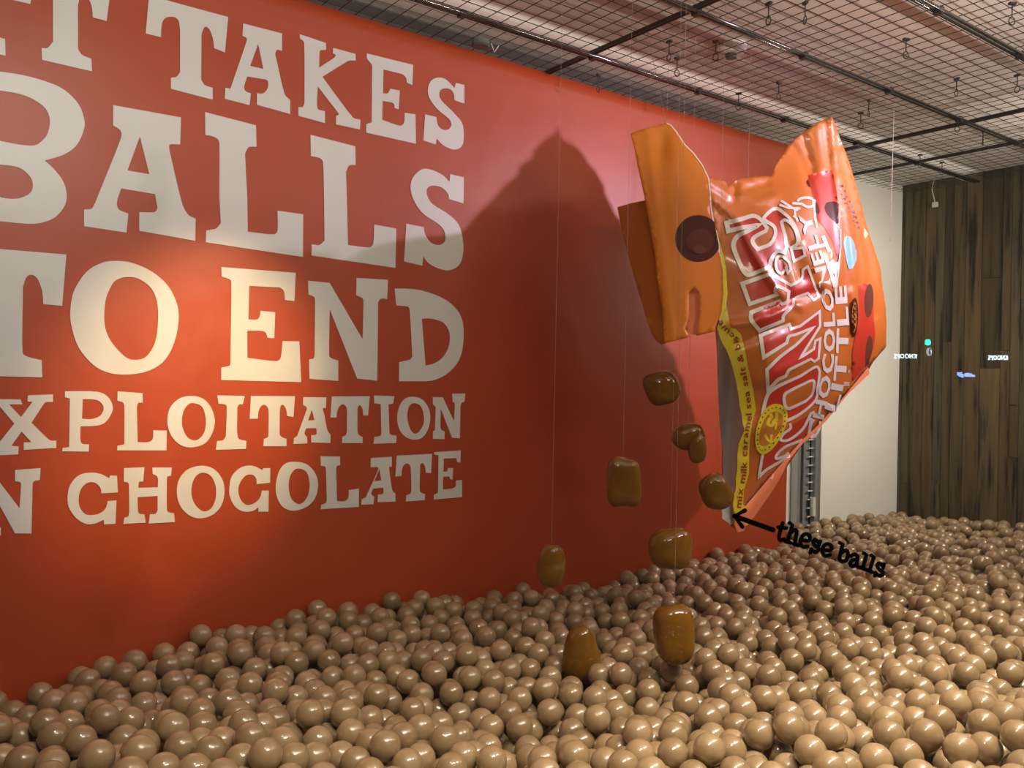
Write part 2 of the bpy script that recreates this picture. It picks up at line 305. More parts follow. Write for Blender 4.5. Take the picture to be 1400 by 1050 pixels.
# ------------------------------------------------------------------ banner
ban = empty('banner', (1.2, YB, .3), 'huge red banner with white slab lettering hanging along the back of the display', 'banner')
nx, nz = 120, 50; vs = []; fs = []
X0, X1, Z0, Z1 = XL + .05, 3.955, .32, 2.895
for j in range(nz + 1):
    for i in range(nx + 1):
        x = X0 + (X1 - X0) * i / nx; z = Z0 + (Z1 - Z0) * j / nz
        vs.append((x, YB, z))
for j in range(nz):
    for i in range(nx): a = j * (nx + 1) + i; fs.append((a, a + 1, a + nx + 2, a + nx + 1))
bs = mesh_obj('banner_sheet', vs, fs, M['banner'], ban, True)
sd = bs.modifiers.new('s', 'SOLIDIFY'); sd.thickness = .004; sd.offset = -1 if bs.data.polygons[0].normal.y < 0 else 1
LET = [
('0,0,4', ["-20,200 28,213 30,305 -180,248 -178,170 -130,178 -130,-330 -180,-340 -180,-430 40,-380 40,-290 -15,-300"]),
('0,0,4', ["228,262 260,262* 290,228 290,-20 270,-60* 225,-75* 180,-30* 165,22 70,0 60,-190 605,-55 583,115 508,95 500,30* 470,-30* 440,-20* 426,30 427,270 450,300* 500,322 503,390 230,327"]),
('0,0,4', ["815,-25 1248,93 1230,287 1170,263 1165,215* 1145,160* 1120,147* 1102,185 1100,435 1120,465* 1163,480 1163,545 935,485 935,425 965,420* 985,395 985,165 975,110* 945,92* 905,98* 885,130* 880,203 797,183"]),
('300,20,4', ["130,48 343,103 342,198 315,193* 305,215 355,430* 387,468 387,543 205,493 205,430 240,430* 265,400* 265,365* 255,355 152,338 135,395* 145,420* 172,430 165,495 30,460 33,400 60,405 150,140* 145,125* 126,117", "212,160 240,297 168,280"]),
('300,20,4', ["440,107 582,155 583,193 553,195* 547,210 545,290 628,235* 635,220* 620,212 622,182 745,215 745,252 720,250* 700,255 563,340 728,560* 772,575 768,628 638,600 638,553 652,548 650,538 538,393 535,510* 577,528 577,593 432,553 432,505 455,505* 465,485 463,155* 440,130"]),
('300,20,4', ["806,212 1060,275 1055,385 1025,372 1020,345* 1000,325 897,300 895,430 920,430* 935,405 987,415 980,518 957,510 955,490* 940,480* 893,472 890,575 985,607* 1010,590* 1013,537 1072,545 1075,706 803,645 803,598 832,590 835,275 806,240"]),
('300,20,4', ["1340,385 1340,487 1285,468 1280,430* 1255,405* 1215,408* 1202,435* 1215,470* 1285,540* 1330,600* 1335,690* 1320,725* 1280,738* 1225,715* 1188,678 1183,710 1115,688 1125,545 1187,560 1195,605* 1225,630* 1255,625* 1268,600* 1255,570* 1195,520* 1150,460* 1140,410* 1155,365* 1190,345* 1235,352* 1285,400 1293,373"]),
('0,130,4', ["-230,-150 0,-128* 130,-108* 250,-75* 350,-30* 430,50* 462,140* 455,200* 418,275* 350,325* 245,358 300,410* 350,480* 365,560* 345,620* 290,675* 200,703* 100,700* 0,690 -230,665 -230,590 -180,585 -180,-50 -230,-60", "-60,-40 0,-25* 100,-8* 180,22* 250,75* 273,140* 262,205* 240,240* 190,275* 100,270* 0,250 -60,245", "-60,375 0,380* 100,395* 160,440* 180,490* 165,535* 110,563* 50,567* 0,558 -60,555"]),
('0,130,4', ["620,55 990,122 985,270 930,270* 925,295 995,590* 1030,655* 1070,675 1068,797 762,742 762,640 845,640* 862,618 848,542 663,510 640,580* 650,625* 702,648 692,752 460,717 460,625 500,622* 520,590 660,240* 660,195* 618,165", "765,225 817,433 697,412"]),
('300,170,4', ["-78,-67 200,5 203,122 160,125* 140,160 152,400 155,587 295,602* 318,580* 318,472 458,492 457,725 -75,645 -72,580 -20,570* 8,540 0,400 0,110* -10,80* -40,65* -77,58"]),
('300,170,4', ["498,57 743,120 745,222 710,225* 692,260 697,420 703,660 815,673* 840,655* 847,548 967,570 963,785 503,717 505,655 545,660* 575,635 572,400 567,210* 550,185* 500,173"]),
('300,170,4', ["1337,290 1335,433 1255,408 1250,380* 1215,345* 1165,335* 1137,350* 1135,385* 1165,435* 1250,490* 1310,550* 1332,640* 1332,710* 1310,770* 1255,798* 1190,785* 1140,755* 1115,722 1110,773 1010,750 1022,543 1117,562 1125,600* 1155,645* 1195,660* 1225,650* 1237,620* 1225,575* 1190,540* 1110,485* 1060,410* 1045,340* 1062,285* 1110,245* 1165,250* 1225,280* 1257,315 1263,272"]),
('0,330,4', ["-210,35 0,42 363,72 340,353 237,343 230,270* 205,205* 175,183* 145,195* 125,250 123,605* 150,630* 228,650 231,743 -130,735 -130,650 -60,640 -50,600 -50,250* -70,190* -110,180* -150,230* -160,330 -250,325"]),
('0,330,4', ["625,107* 720,117* 830,165* 920,245* 970,350* 975,450* 950,560* 900,650* 820,705* 710,728* 600,720* 510,675* 430,580* 390,460* 385,370* 405,270* 470,170* 550,120*", "695,195* 760,205* 830,260* 862,350* 862,470* 845,560* 800,630* 745,648* 690,635* 620,565* 580,490* 570,410* 580,310* 620,225* 655,203*"]),
('300,340,4', ["10,100 417,132 410,287 358,280 352,230* 330,212 163,204 158,387 205,387* 220,370* 225,340 305,347 300,490 262,488 255,462* 235,450* 152,448 153,597 310,615* 335,595* 345,505 437,507 447,730 10,718 10,650 55,640* 60,620 65,180* 50,165* 12,152"]),
('300,340,4', ["485,175 603,187 783,495 788,285* 780,270* 748,253 750,160 922,170 917,275 885,273* 868,290 863,722 753,710 603,330 600,585* 615,600* 650,612 650,723 492,712 490,605 515,600* 521,580 523,280* 515,262* 487,250"]),
('300,340,4', ["958,218 1050,220* 1130,235* 1230,275* 1300,335* 1332,410* 1333,520* 1310,610* 1250,680* 1180,717* 1130,725 982,725 983,620 1040,607* 1055,590 1045,400 1038,325* 1020,315* 967,310", "1107,383 1160,383* 1225,405* 1258,460* 1255,530* 1225,590* 1180,625* 1127,640"]),
('0,530,4', ["-420,55 -90,62 -95,160 -130,155 -140,105 -290,100 -290,170 -200,172 -200,220 -290,220 -290,320 -130,325 -120,260 -85,262 -90,372 -420,370 -420,330 -370,325 -370,95 -420,90"]),
('0,530,4', ["-40,62 113,65 122,92 50,92 115,160 178,78 150,75 152,42 290,37 290,78 250,80* 235,95 172,192 270,285* 308,290 308,330 130,340 130,300 172,298 118,240 62,318 102,322 100,365 -60,373 -60,330 -20,320 78,197 -10,92 -40,92"]),
('0,530,4', ["355,20 530,22* 590,50* 617,105* 605,150* 575,190* 530,208* 440,212 440,290* 455,308* 487,310 485,350 340,348 342,330 378,325 382,60 355,52", "453,62 530,68* 562,95* 565,125* 545,155* 500,172* 448,170"]),
('0,530,4', ["643,20 780,30 780,82 755,85* 748,110 753,298 810,298* 835,280* 838,233 912,235 910,343 640,343 642,318 680,310 680,100* 670,80* 642,72"]),
('0,530,4', ["1045,45* 1110,60* 1155,110* 1175,180* 1160,250* 1120,305* 1050,327* 985,312* 935,260* 915,185* 930,110* 980,60*", "1060,85* 1105,105* 1125,170* 1120,235* 1095,275* 1060,288* 1020,265* 995,200* 1003,130* 1030,92*"]),
('0,530,4', ["1188,42 1338,45 1328,92 1308,92* 1298,110 1300,270* 1348,292 1345,335 1180,340 1187,292 1220,287* 1235,265 1240,105* 1230,92* 1195,88"]),
('300,520,4', ["172,85 413,87 405,200 370,195 365,160* 350,135* 335,140* 330,170 330,295* 345,312* 367,320 367,360 240,360 243,320 265,310* 268,290 268,160* 250,135* 230,140* 215,165* 210,210 165,210"]),
('300,520,4', ["458,92 585,93 582,152 565,153* 572,180 590,270* 608,297 607,343 502,340 502,300 530,295* 530,262 475,262 465,290* 480,312 480,345 405,348 408,315 425,305 477,160* 475,145* 457,135", "505,160 520,218 485,220"]),
('300,520,4', ["615,88 822,87 813,192 787,192 782,155* 768,135* 755,150 755,280* 765,300* 783,310 783,343 670,343 672,308 690,300* 697,280 697,155* 680,132* 660,138* 645,165* 640,203 607,203"]),
('300,520,4', ["845,83 957,87 950,127 925,132 930,285* 940,298* 968,302 967,343 842,347 848,310 880,303* 885,280 882,130 847,125"]),
('300,520,4', ["1060,90* 1110,105* 1145,155* 1153,210* 1140,270* 1110,312* 1070,325* 1020,310* 985,270* 972,205* 985,140* 1015,100*", "1070,125* 1100,140* 1115,180* 1118,230* 1100,270* 1072,292* 1045,270* 1028,210* 1032,155* 1048,130*"]),
('300,520,4', ["1167,92 1222,93 1283,223 1287,125* 1275,117 1273,73 1345,72 1340,117 1325,122* 1318,140 1315,317 1272,313 1210,155 1210,265* 1232,280 1230,322 1167,320 1168,280 1178,272 1183,145 1167,130"]),
('0,530,4', ["-330,455 -190,450 -195,515 -230,520 -230,765 -190,770 -190,820 -340,825 -340,775 -300,770 -300,525 -330,520"]),
('0,530,4', ["-160,450 -45,445 0,520 107,660 115,525* 105,515* 82,512 83,450 222,440 218,505 185,512* 178,530 172,798 82,797 0,648 -70,545 -60,740 -10,757 5,765 5,808 -160,815 -160,760 -120,745 -120,520 -160,510"]),
('0,530,4', ["603,480 640,482 645,573 553,578 550,550* 520,520* 475,522* 440,560* 430,620* 442,665* 475,695* 530,693* 570,670* 585,640* 588,620 637,617 632,745 570,748 567,722 520,743* 470,745* 415,712* 375,650* 370,590* 385,530* 430,480* 490,465* 550,472* 597,495"]),
('0,530,4', ["678,440 790,435 783,513 760,517* 757,548 863,545 862,490* 835,472 833,437 940,437 935,482 915,487* 912,510 912,660* 920,680* 952,687 957,735 813,743 820,692 850,690* 862,670 862,592 752,600 755,675* 765,690* 790,693 797,738 675,745 680,710 700,705* 707,680 705,540* 700,520* 677,515"]),
('0,530,4', ["1105,427* 1170,445* 1215,500* 1228,570* 1210,645* 1160,697* 1090,715* 1030,695* 985,645* 967,575* 980,500* 1030,445*", "1110,465* 1155,485* 1180,545* 1178,610* 1155,660* 1115,677* 1075,650* 1050,600* 1048,540* 1070,485*"]),
('300,520,4', ["240,480 278,480 277,560 203,568 200,535* 180,517* 145,520* 115,555* 103,600* 115,650* 145,680* 185,675* 220,645* 232,603 270,603 268,718 213,718 213,695 180,715* 130,717* 85,690* 57,635* 55,580* 70,520* 120,475* 180,467* 235,490"]),
('300,520,4', ["415,445* 480,460* 525,510* 540,570* 525,640* 480,690* 410,713* 350,695* 315,640* 308,575* 325,500* 360,455*", "430,483* 475,500* 493,560* 487,620* 465,660* 432,677* 395,650* 380,600* 382,540* 400,500*"]),
('300,520,4', ["553,415 660,417 660,465 643,468* 638,490 643,660 685,660* 705,640* 707,600 763,592 762,692 553,705 557,680 580,672* 587,655 582,480* 575,470 555,467"]),
('300,520,4', ["828,425 943,418 943,472 928,475* 930,500 945,600* 963,620 963,663 865,667 867,625 895,620* 897,587 840,592 830,620* 847,638 843,677 775,680 778,650 800,640 868,490* 865,475* 827,475", "875,485 885,547 847,552"]),
('300,520,4', ["970,412 1163,402 1157,507 1128,505 1125,475* 1113,452* 1098,460 1095,600* 1105,615* 1125,622 1123,655 1020,662 1022,628 1045,618* 1050,595 1045,475* 1030,455* 1010,462* 998,490* 997,522 962,527"]),
('300,520,4', ["1173,393 1320,383 1318,450 1300,447 1295,425 1227,428 1225,500 1245,498 1250,480 1278,480 1275,543 1262,540 1258,525 1223,528 1222,597 1270,592* 1293,580 1293,548 1327,545 1327,638 1172,652 1173,625 1195,615 1198,410 1175,405"]),
]
for o_, L in LET:
    ox, oy, s = map(float, o_.split(','))
    V, F = tess([loop(t, ox, oy, s) for t in L])
    mesh_obj('letter', [at_y(x, y, YB - .002) for x, y in V], F, M['letter'], ban)

# ------------------------------------------------------------------ mesh ceiling
cm = empty('ceiling_mesh', (2.0, 1.7, ZM), 'dark square wire mesh panel hung just below the white ceiling', 'wire mesh')
P = .0632
wx = MB().box((-.0011, YG + .05, -.0011), (.0011, YW - .1, .0011)); me_x = bpy.data.meshes.new('wire'); me_x.from_pydata(wx.v, [], wx.f); me_x.materials.append(M['wire'])
wy = MB().box((XL + .03, -.0011, -.0011), (XW - .03, .0011, .0011)); me_y = bpy.data.meshes.new('wire_long'); me_y.from_pydata(wy.v, [], wy.f); me_y.materials.append(M['wire'])
def wire(me, loc):
    o = bpy.data.objects.new('wire', me); COL.objects.link(o); o.parent = cm; o.location = Vector(loc) - cm.location; return o
x = 2.25 - P * int((2.25 - XL - .05) / P)
while x < XW - .05: wire(me_x, (x, 0, ZM)); x += P
y = YG + .09
while y < YW - .12: wire(me_y, (0, y, ZM + .003)); y += P
for x in (2.25, 4.23, 4.76):
    MB().box((x - .010, YG + .05, ZM - .010), (x - .004, YW - .1, ZM + .004)).build('panel_edge', M['wire'], cm)
    MB().box((x + .004, YG + .05, ZM - .010), (x + .010, YW - .1, ZM + .004)).build('panel_edge', M['wire'], cm)
for i, (y, lb) in enumerate([(2.53, 'grey metal ceiling rail nearest the red banner'), (2.0, 'grey metal ceiling rail above the middle of the ball pit'), (1.475, 'grey metal ceiling rail at the upper right, nearest the window'), (.95, 'grey metal ceiling rail along the window side of the mesh')]):
    if i == 3: continue
    r = empty('ceiling_rail', (2, y, ZM), lb, 'rail', None)
    for dy in (-.010, .010):
        MB().tube([(XL + .1, y + dy, ZM - .014), (XW - .1, y + dy, ZM - .014)], .007, 14).build('rail_bar', M['rail'], r, True)
    f = MB()
    xx = 0.4
    while xx < XW - .2: f.box((xx - .012, y - .014, ZM - .026), (xx + .012, y + .014, ZM - .003)); xx += .62
    f.build('rail_clip', M['wire'], r)

# hooks
def hook_me():
    f = MB(); f.tube([(0, 0, .0), (0, 0, -.045)], .0022, 6)
    f.tube([(.012 * math.cos(t), 0, -.058 + .013 * math.sin(t)) for t in [2 * math.pi * k / 10 for k in range(10)]], .0022, 5, True)
    f.box((-.012, -.006, -.004), (.012, .006, .004)); return f
hk = hook_me(); hme = bpy.data.meshes.new('hook'); hme.from_pydata([tuple(v) for v in hk.v], [], hk.f); hme.materials.append(M['wire'])
for px, py in [(1051,5),(1101,4),(915,57),(926,80),(979,57),(1065,114),(1239,54),(1308,108),(1177,155),(1309,160),(818,103),(1258,212),(1288,222),(1344,179),(1384,5),(1391,103),(1010,128),(1188,138)]:
    o = bpy.data.objects.new('hook', hme); COL.objects.link(o); p = at_z(px, py, ZM - .01); o.location = p; o.rotation_euler.z = random.uniform(0, 3)
    tag(o, 'small dark ring hook hanging from the ceiling mesh', 'hook', 'ring hooks on the ceiling mesh')
# smoke detector and dark round fitting above the mesh
p = at_z(1000, 62, ZC); sd_ = empty('smoke_detector', (p.x, p.y, ZC), 'pale round smoke detector on the ceiling above the bag', 'detector')
MB().tube([(p.x, p.y, ZC), (p.x, p.y, ZC - .02), (p.x, p.y, ZC - .035)], [.062, .062, .045], 20).build('housing', M['ceiling'], sd_)
MB().cyl((p.x, p.y, ZC - .033), (p.x, p.y, ZC - .052), .022, 16).build('sensor', M['disc'], sd_)
p = at_z(657, 62, ZM - .02); sp = empty('round_fitting', (p.x, p.y, ZM), 'dark round fitting with a clip on the mesh above the word TAKES', 'fitting')
MB().tube([(p.x, p.y, ZM - .004), (p.x, p.y, ZM - .02), (p.x, p.y, ZM - .026)], [.034, .036, .03], 20).build('disc', M['disc'], sp)
MB().tube([(p.x + .05, p.y, ZM), (p.x + .065, p.y, ZM - .03), (p.x + .085, p.y, ZM)], .0022, 5).build('clip', M['whiteplastic'], sp)

# ------------------------------------------------------------------ things behind the banner's end
# white column face
struct(MB().box((at_y(1123, 600, YW - .06).x, YW - .06, 0), (XW, YW, ZC)).build('trim_1', M['wall']))
tk = empty('wall_track', (at_y(1110, 600, 3.08).x, 3.08, 0), 'grey slotted metal track standing between the banner and the white wall', 'metal track')
def stripe(nm, p0, p1, y0, y1, m): 
    return MB().box((at_y(p0, 620, y0).x, y0, 0.4), (at_y(p1, 620, y0).x, y1, ZC - .01)).build(nm, m, tk)
stripe('gap_shade', 1119, 1123, 3.085, 3.115, M['dark'])  # dark strips here paint the shade in the gaps as solid boxes
stripe('track_back', 1099, 1119, 3.10, 3.115, M['steel'])
stripe('track_edge', 1099, 1102, 3.06, 3.10, M['steel'])
stripe('track_edge', 1115, 1119, 3.06, 3.10, M['steel'])
stripe('gap_shade', 1095.5, 1098.6, 3.085, 3.115, M['dark'])
stripe('side_strip', 1091, 1095, 3.07, 3.115, M['steel'])
stripe('gap_shade', 1089.4, 1090.6, 3.085, 3.115, M['dark'])
stripe('slot_shade', 1109, 1114, 3.09, 3.099, M['dark'])  # dark sheet painting the shade inside the slot
xa, xb = at_y(1102.5, 620, 3.09).x, at_y(1114.5, 620, 3.09).x
zz = .6
while zz < ZC - .1:
    MB().box((xa, 3.075, zz), (xb, 3.082, zz + .006)).build('rung', M['whiteplastic'], tk); zz += .052
MB().tube([at_y(1111, 680, 3.07), at_y(1111, 705, 3.07)], .018, 10).build('plug', M['whiteplastic'], tk)
# cable blocks on wooden wall
for px, py, cab, lb in [(1228, 262, [(1228, 262), (1227, 285), (1219, 292)], 'small white tie block with a thin cable at the top left of the wooden wall'),
                    (1279, 280, [(1277, 246), (1274, 258), (1279, 280)], 'small white tie block on a thin cable at the wooden wall top, further right')]:
    p = at_x(px, py, XW - .03); e_ = empty('cable_clip', p, lb, 'clip')
    MB().box((p.x - .012, p.y - .016, p.z - .016), (p.x + .004, p.y + .016, p.z + .016)).build('block', M['whiteplastic'], e_)
    MB().tube([at_x(a, b, XW - .03) for a, b in cab], .003, 5).build('cable', M['whiteplastic'], e_)

# ================================================================== BALL PIT
R = .035
ANC = np.array([(.29, 2.75, .69), (.68, 2.75, .755), (.905, 2.75, .80), (1.244, 2.75, .82), (1.43, 2.75, .81), (2.09, 2.75, .767), (2.45, 2.75, .736), (2.95, 2.75, .762), (3.476, 2.75, .783), (3.94, 2.75, .76),
 (4.6, 3.05, .80), (4.9, 3.05, .80), (5.5, 3.0, .77), (5.5, 2.4, .81), (.457, 1.78, .84), (.25, 2.2, .77), (.92, 1.75, .79), (1.3, 1.75, .71), (1.94, .83, .88), (2.6, 1.1, .83), (1.95, 1.98, .74), (2.7, 1.55, .77), (3.29, 1.9, .80), (4.2, 1.8, .82),
 (-.6, 2.6, .66), (-.5, 1.2, .8), (.6, .7, .86), (4.5, 1.0, .84), (1.3, 1.2, .80), (1.6, 2.3, .76)])
def target(x, y):
    d = (ANC[:, 0] - x) ** 2 + (ANC[:, 1] - y) ** 2 + .03
    w_ = d ** -1.6
    k = min(1, max(0, (2.65 - y) / .3))
    return float((w_ * ANC[:, 2]).sum() / w_.sum()) + k * (.026 * math.sin(x * 9.1 + 2.3 * math.sin(y * 5)) * math.sin(y * 11.3 + 1.7 * math.sin(x * 4.1)) + .014 * math.sin(x * 21 + y * 9) * math.sin(y * 23 - x * 7))
# table for speed
GX0, GY0, GS = -1.2, .3, .05; gnx, gny = int(6.9 / GS), int(3.0 / GS)
TG = [[target(GX0 + i * GS, GY0 + j * GS) for j in range(gny)] for i in range(gnx)]
def tz(x, y):
    i = min(gnx - 1, max(0, int((x - GX0) / GS + .5))); j = min(gny - 1, max(0, int((y - GY0) / GS + .5))); return TG[i][j]
LAY = .175
_ob = at_y(795, 893, 1.97)
def region(x, y):
    if (x - _ob.x) ** 2 + (y - _ob.y) ** 2 < .082 ** 2: return False
    if y < YG + .05 or x > XW - .06 or x < -.55: return False
    lim = YB - R - .006 if x < 3.97 + R else YW - .06 - R - .002
    if y > lim: return False
    if x < .1 * y - .45 or x > 2.43 * y + .75: return False
    return True
cells = {}
CS = 2 * R
balls = []
def height(x, y):
    z = tz(x, y) - LAY + R
    ci, cj = int(math.floor(x / CS)), int(math.floor(y / CS))
    for i in (ci - 1, ci, ci + 1):
        for j in (cj - 1, cj, cj + 1):
            for (bx, by, bz) in cells.get((i, j), ()):
                d = (bx - x) ** 2 + (by - y) ** 2
                if d < 4 * R * R:
                    h = bz + math.sqrt(4 * R * R - d)
                    if h > z: z = h
    return z
DIR8 = [(math.cos(k * math.pi / 4), math.sin(k * math.pi / 4)) for k in range(8)]
att = 0; fails = 0; rnd = random.Random(3)
while att < 16000:
    att += 1
    x = rnd.uniform(-.55, XW - .06); y = rnd.uniform(YG + .06, YW - .1)
    if not region(x, y): continue
    z = height(x, y)
    if z > tz(x, y) + .05: continue
    st = R * .8
    for it in range(9):
        best = None
        for dx, dy in DIR8:
            nx_, ny_ = x + dx * st, y + dy * st
            if not region(nx_, ny_): continue
            h = height(nx_, ny_)
            if h < z - 1e-5: z = h; best = (nx_, ny_)
        if best: x, y = best
        else: st *= .5
    if z > tz(x, y) - R + .022: continue
    balls.append((x, y, z)); cells.setdefault((int(math.floor(x / CS)), int(math.floor(y / CS))), []).append((x, y, z))
print('balls', len(balls))
# floor under the balls (raised, uneven base)
vs = []; fs = []; nX, nY = 70, 30
for j in range(nY + 1):
    for i in range(nX + 1):
        x = XL + (XW - XL) * i / nX; y = YG + (YW - YG) * j / nY
        vs.append((x, y, tz(x, y) - LAY - .012))
for j in range(nY):
    for i in range(nX): a = j * (nX + 1) + i; fs.append((a, a + 1, a + nX + 2, a + nX + 1))
struct(mesh_obj('floor', vs, fs, M['floor'], None, True))
# choose the 300 that show largest
def hidden(b):
    c = 0
    v = (EYE - Vector(b)); v.normalize()
    ci, cj = int(math.floor(b[0] / CS)), int(math.floor(b[1] / CS))
    for i in range(ci - 2, ci + 3):
        for j in range(cj - 2, cj + 3):
            for q in cells.get((i, j), ()):
                d = Vector(q) - Vector(b); t = d.dot(v)
                if t > .01 and (d - v * t).length < R * 1.25: c += 1
    return c
inf = []
for k, b in enumerate(balls):
    px, py, dep = proj(b)
    if dep > .3 and -10 < px < 1410 and py < 1065 and b[2] > tz(b[0], b[1]) - R - .055: inf.append((dep, k))
inf.sort()
near = []
for dep, k in inf:
    if hidden(balls[k]) <= 2: near.append(k)
    if len(near) >= 300: break
nearset = set(near)
def sphere(nu, nv):
    V = [(0, 0, 1)]; F = []
    for i in range(1, nv):
        t = math.pi * i / nv
        for j in range(nu): a = 2 * math.pi * j / nu; V.append((math.sin(t) * math.cos(a), math.sin(t) * math.sin(a), math.cos(t)))
    V.append((0, 0, -1)); n = len(V) - 1
    for j in range(nu):
        F.append((0, 1 + j, 1 + (j + 1) % nu)); F.append((n, 1 + (nv - 2) * nu + (j + 1) % nu, 1 + (nv - 2) * nu + j))
        for i in range(nv - 2):
            a = 1 + i * nu; F.append((a + j, a + nu + j, a + nu + (j + 1) % nu, a + (j + 1) % nu))
    return np.array(V), F
bm = bmesh.new(); bmesh.ops.create_icosphere(bm, subdivisions=4, radius=R * .995); bme = bpy.data.meshes.new('chocolate_ball'); bm.to_mesh(bme); bm.free()
bme.polygons.foreach_set('use_smooth', [True] * len(bme.polygons)); bme.materials.append(M['ball'])
for k in near:
    o = bpy.data.objects.new('chocolate_ball', bme); COL.objects.link(o); o.location = balls[k]
    o.rotation_euler = (rnd.uniform(0, 6), rnd.uniform(0, 6), 0)
    tag(o, 'glossy milk chocolate brown plastic ball near the front of the ball pit', 'ball', 'brown balls filling the front of the pit')
lods = {0: sphere(22, 14), 1: sphere(16, 10), 2: sphere(9, 6)}
VV = []; loops_n = []; idx = []; RN = []; base = 0
for k, b in enumerate(balls):
    if k in nearset: continue
    dep = proj(b)[2]
    deep = b[2] < tz(b[0], b[1]) - R - .075
    lod = 2 if (deep or dep < .3) else (0 if dep < 3.3 else 1)
    V, F = lods[lod]
    VV.append(V * R * .995 + np.array(b)); RN.append(np.full(len(V), rnd.random()))
    for f_ in F: idx.extend([base + q for q in f_]); loops_n.append(len(f_))
    base += len(V)
VV = np.concatenate(VV); me = bpy.data.meshes.new('chocolate_balls')
me.vertices.add(len(VV)); me.vertices.foreach_set('co', VV.astype('f').ravel())
me.loops.add(len(idx)); me.loops.foreach_set('vertex_index', np.array(idx, 'i'))
me.polygons.add(len(loops_n)); ln = np.array(loops_n, 'i'); me.polygons.foreach_set('loop_start', np.concatenate([[0], np.cumsum(ln)[:-1]]).astype('i'))
me.polygons.foreach_set('use_smooth', np.ones(len(ln), bool)); me.update(); me.validate()
at = me.attributes.new('rnd', 'FLOAT', 'POINT'); at.data.foreach_set('value', np.concatenate(RN).astype('f'))
o = place('chocolate_balls', me, M['ballstuff'])
tag(o, 'mass of glossy brown chocolate-like balls spreading back to the banner and walls', 'ball pit', kind='stuff')

# ================================================================== BAG
BAG = empty('candy_bag', at_y(1080, 450, 2.05), 'giant torn orange and red sweet bag hanging tilted over the ball pit', 'bag')
# depth (world Y) anchors for the front surface, in picture position of the real point
DA = np.array([(969,243,2.02),(1007,244,2.04),(1054,241,2.04),(1080,196,2.05),(1138,160,2.0),(985,330,1.98),(990,400,1.97),(983,455,1.97),(1005,520,1.96),(1016,575,1.95),(1008,640,1.96),(1003,694,1.97),
 (1012,725,1.98),(1060,655,1.98),(1100,600,2.0),(1148,548,2.01),(1188,500,2.02),(1212,465,2.02),(1211,420,2.015),(1195,345,2.005),(1170,255,2.005),(1150,195,2.005),
 (1060,400,1.87),(1050,500,1.87),(1060,320,1.90),(1100,480,1.88),(1110,400,1.89),(1130,320,1.92),(1148,400,1.92),(1035,590,1.92),(1100,540,1.93),(1150,300,1.95),(1150,470,1.95),(1120,250,1.98)])
def tps_fit(A, lam=.0):
    n = len(A); X = A[:, :2] / 100; d = np.linalg.norm(X[:, None] - X[None], axis=2); K = np.where(d > 0, d * d * np.log(d + 1e-12), 0) + lam * np.eye(n)
    Pm = np.hstack([np.ones((n, 1)), X]); L = np.zeros((n + 3, n + 3)); L[:n, :n] = K; L[:n, n:] = Pm; L[n:, :n] = Pm.T
    return X, np.linalg.solve(L, np.concatenate([A[:, 2], np.zeros(3)]))
TX, TW = tps_fit(DA, .001)
# creases: polyline, half-width px, depth amplitude (negative = ridge towards the window)
CRE = [([(972,268),(1008,300),(1030,345),(1055,385),(1075,410),(1095,420)], 5, -.014), ([(962,246),(990,262),(1002,272)], 5, -.012), ([(1010,262),(1035,275),(1062,268)], 5, -.010), ([(1008,262),(1030,256),(1050,250)], 3, .010),
 ([(1003,275),(1006,250)], 4, .015), ([(1065,350),(1078,395),(1082,415)], 5, .012), ([(1050,424),(1082,410),(1120,398)], 5, .016), ([(1000,445),(1030,440),(1070,424)], 6, -.012), ([(1010,470),(1045,455),(1080,445)], 6, .010),
 ([(1060,290),(1075,330),(1095,380)], 9, .016), ([(1098,330),(1112,362),(1128,390)], 7, -.012), ([(1080,196),(1096,216),(1104,240),(1112,266),(1116,300)], 5, .009), ([(1138,162),(1141,220),(1148,300),(1149,360),(1142,395)], 5, -.014),
 ([(1141,175),(1152,230),(1168,320),(1178,390)], 3.5, .010), ([(1150,240),(1160,300),(1170,380)], 4, -.012), ([(1175,300),(1190,370),(1195,430)], 5, .010), ([(1147,210),(1157,290),(1166,380),(1168,450)], 6, -.011), ([(1165,400),(1170,450),(1165,500)], 5, -.012),
 ([(1040,520),(1075,505),(1115,488)], 9, -.010), ([(1060,575),(1085,560),(1110,540)], 7, .010), ([(1020,620),(1040,600),(1060,590)], 8, .008), ([(1020,691),(1051,654),(1097,601),(1148,549),(1188,500)], 4, .012),
 ([(1098,183),(1112,235)], 4, .012), ([(1118,176),(1126,232)], 5, -.008), ([(1078,560),(1068,610)], 5, -.008)]
CRS = [(np.array(p, float), w_, a) for p, w_, a in CRE]
def seg_d(px, py, pl):
    a = pl[:-1]; b = pl[1:]; ab = b - a; t = ((px - a[:, 0]) * ab[:, 0] + (py - a[:, 1]) * ab[:, 1]) / (ab ** 2).sum(1); t = np.clip(t, 0, 1)
    q = a + ab * t[:, None]; return math.sqrt((((q[:, 0] - px) ** 2 + (q[:, 1] - py) ** 2)).min())
def bagY(px, py):
    d = np.hypot(TX[:, 0] - px / 100, TX[:, 1] - py / 100); k = np.where(d > 0, d * d * np.log(d + 1e-12), 0)
    y_ = float((k * TW[:-3]).sum() + TW[-3] + TW[-2] * px / 100 + TW[-1] * py / 100)
    for pl, w_, a in CRS:
        dd = seg_d(px, py, pl)
        if dd < 4 * w_: y_ += a * math.exp(-(dd / w_) ** 2)
    return y_
def flapY(px, py): return 1.93 + .0012 * (990 - px) - .02 * math.exp(-((px - 930) / 45) ** 2) + .012 * math.exp(-(((px - 905) / 10) ** 2 + ((py - 205) / 25) ** 2)) - .004 * math.exp(-((px - 885 - (py - 180) * .12) / 5) ** 2) - .0001 * (py - 320)
def flapbackY(px, py): return flapY(px, py) + .05 + .0009 * (905 - px)
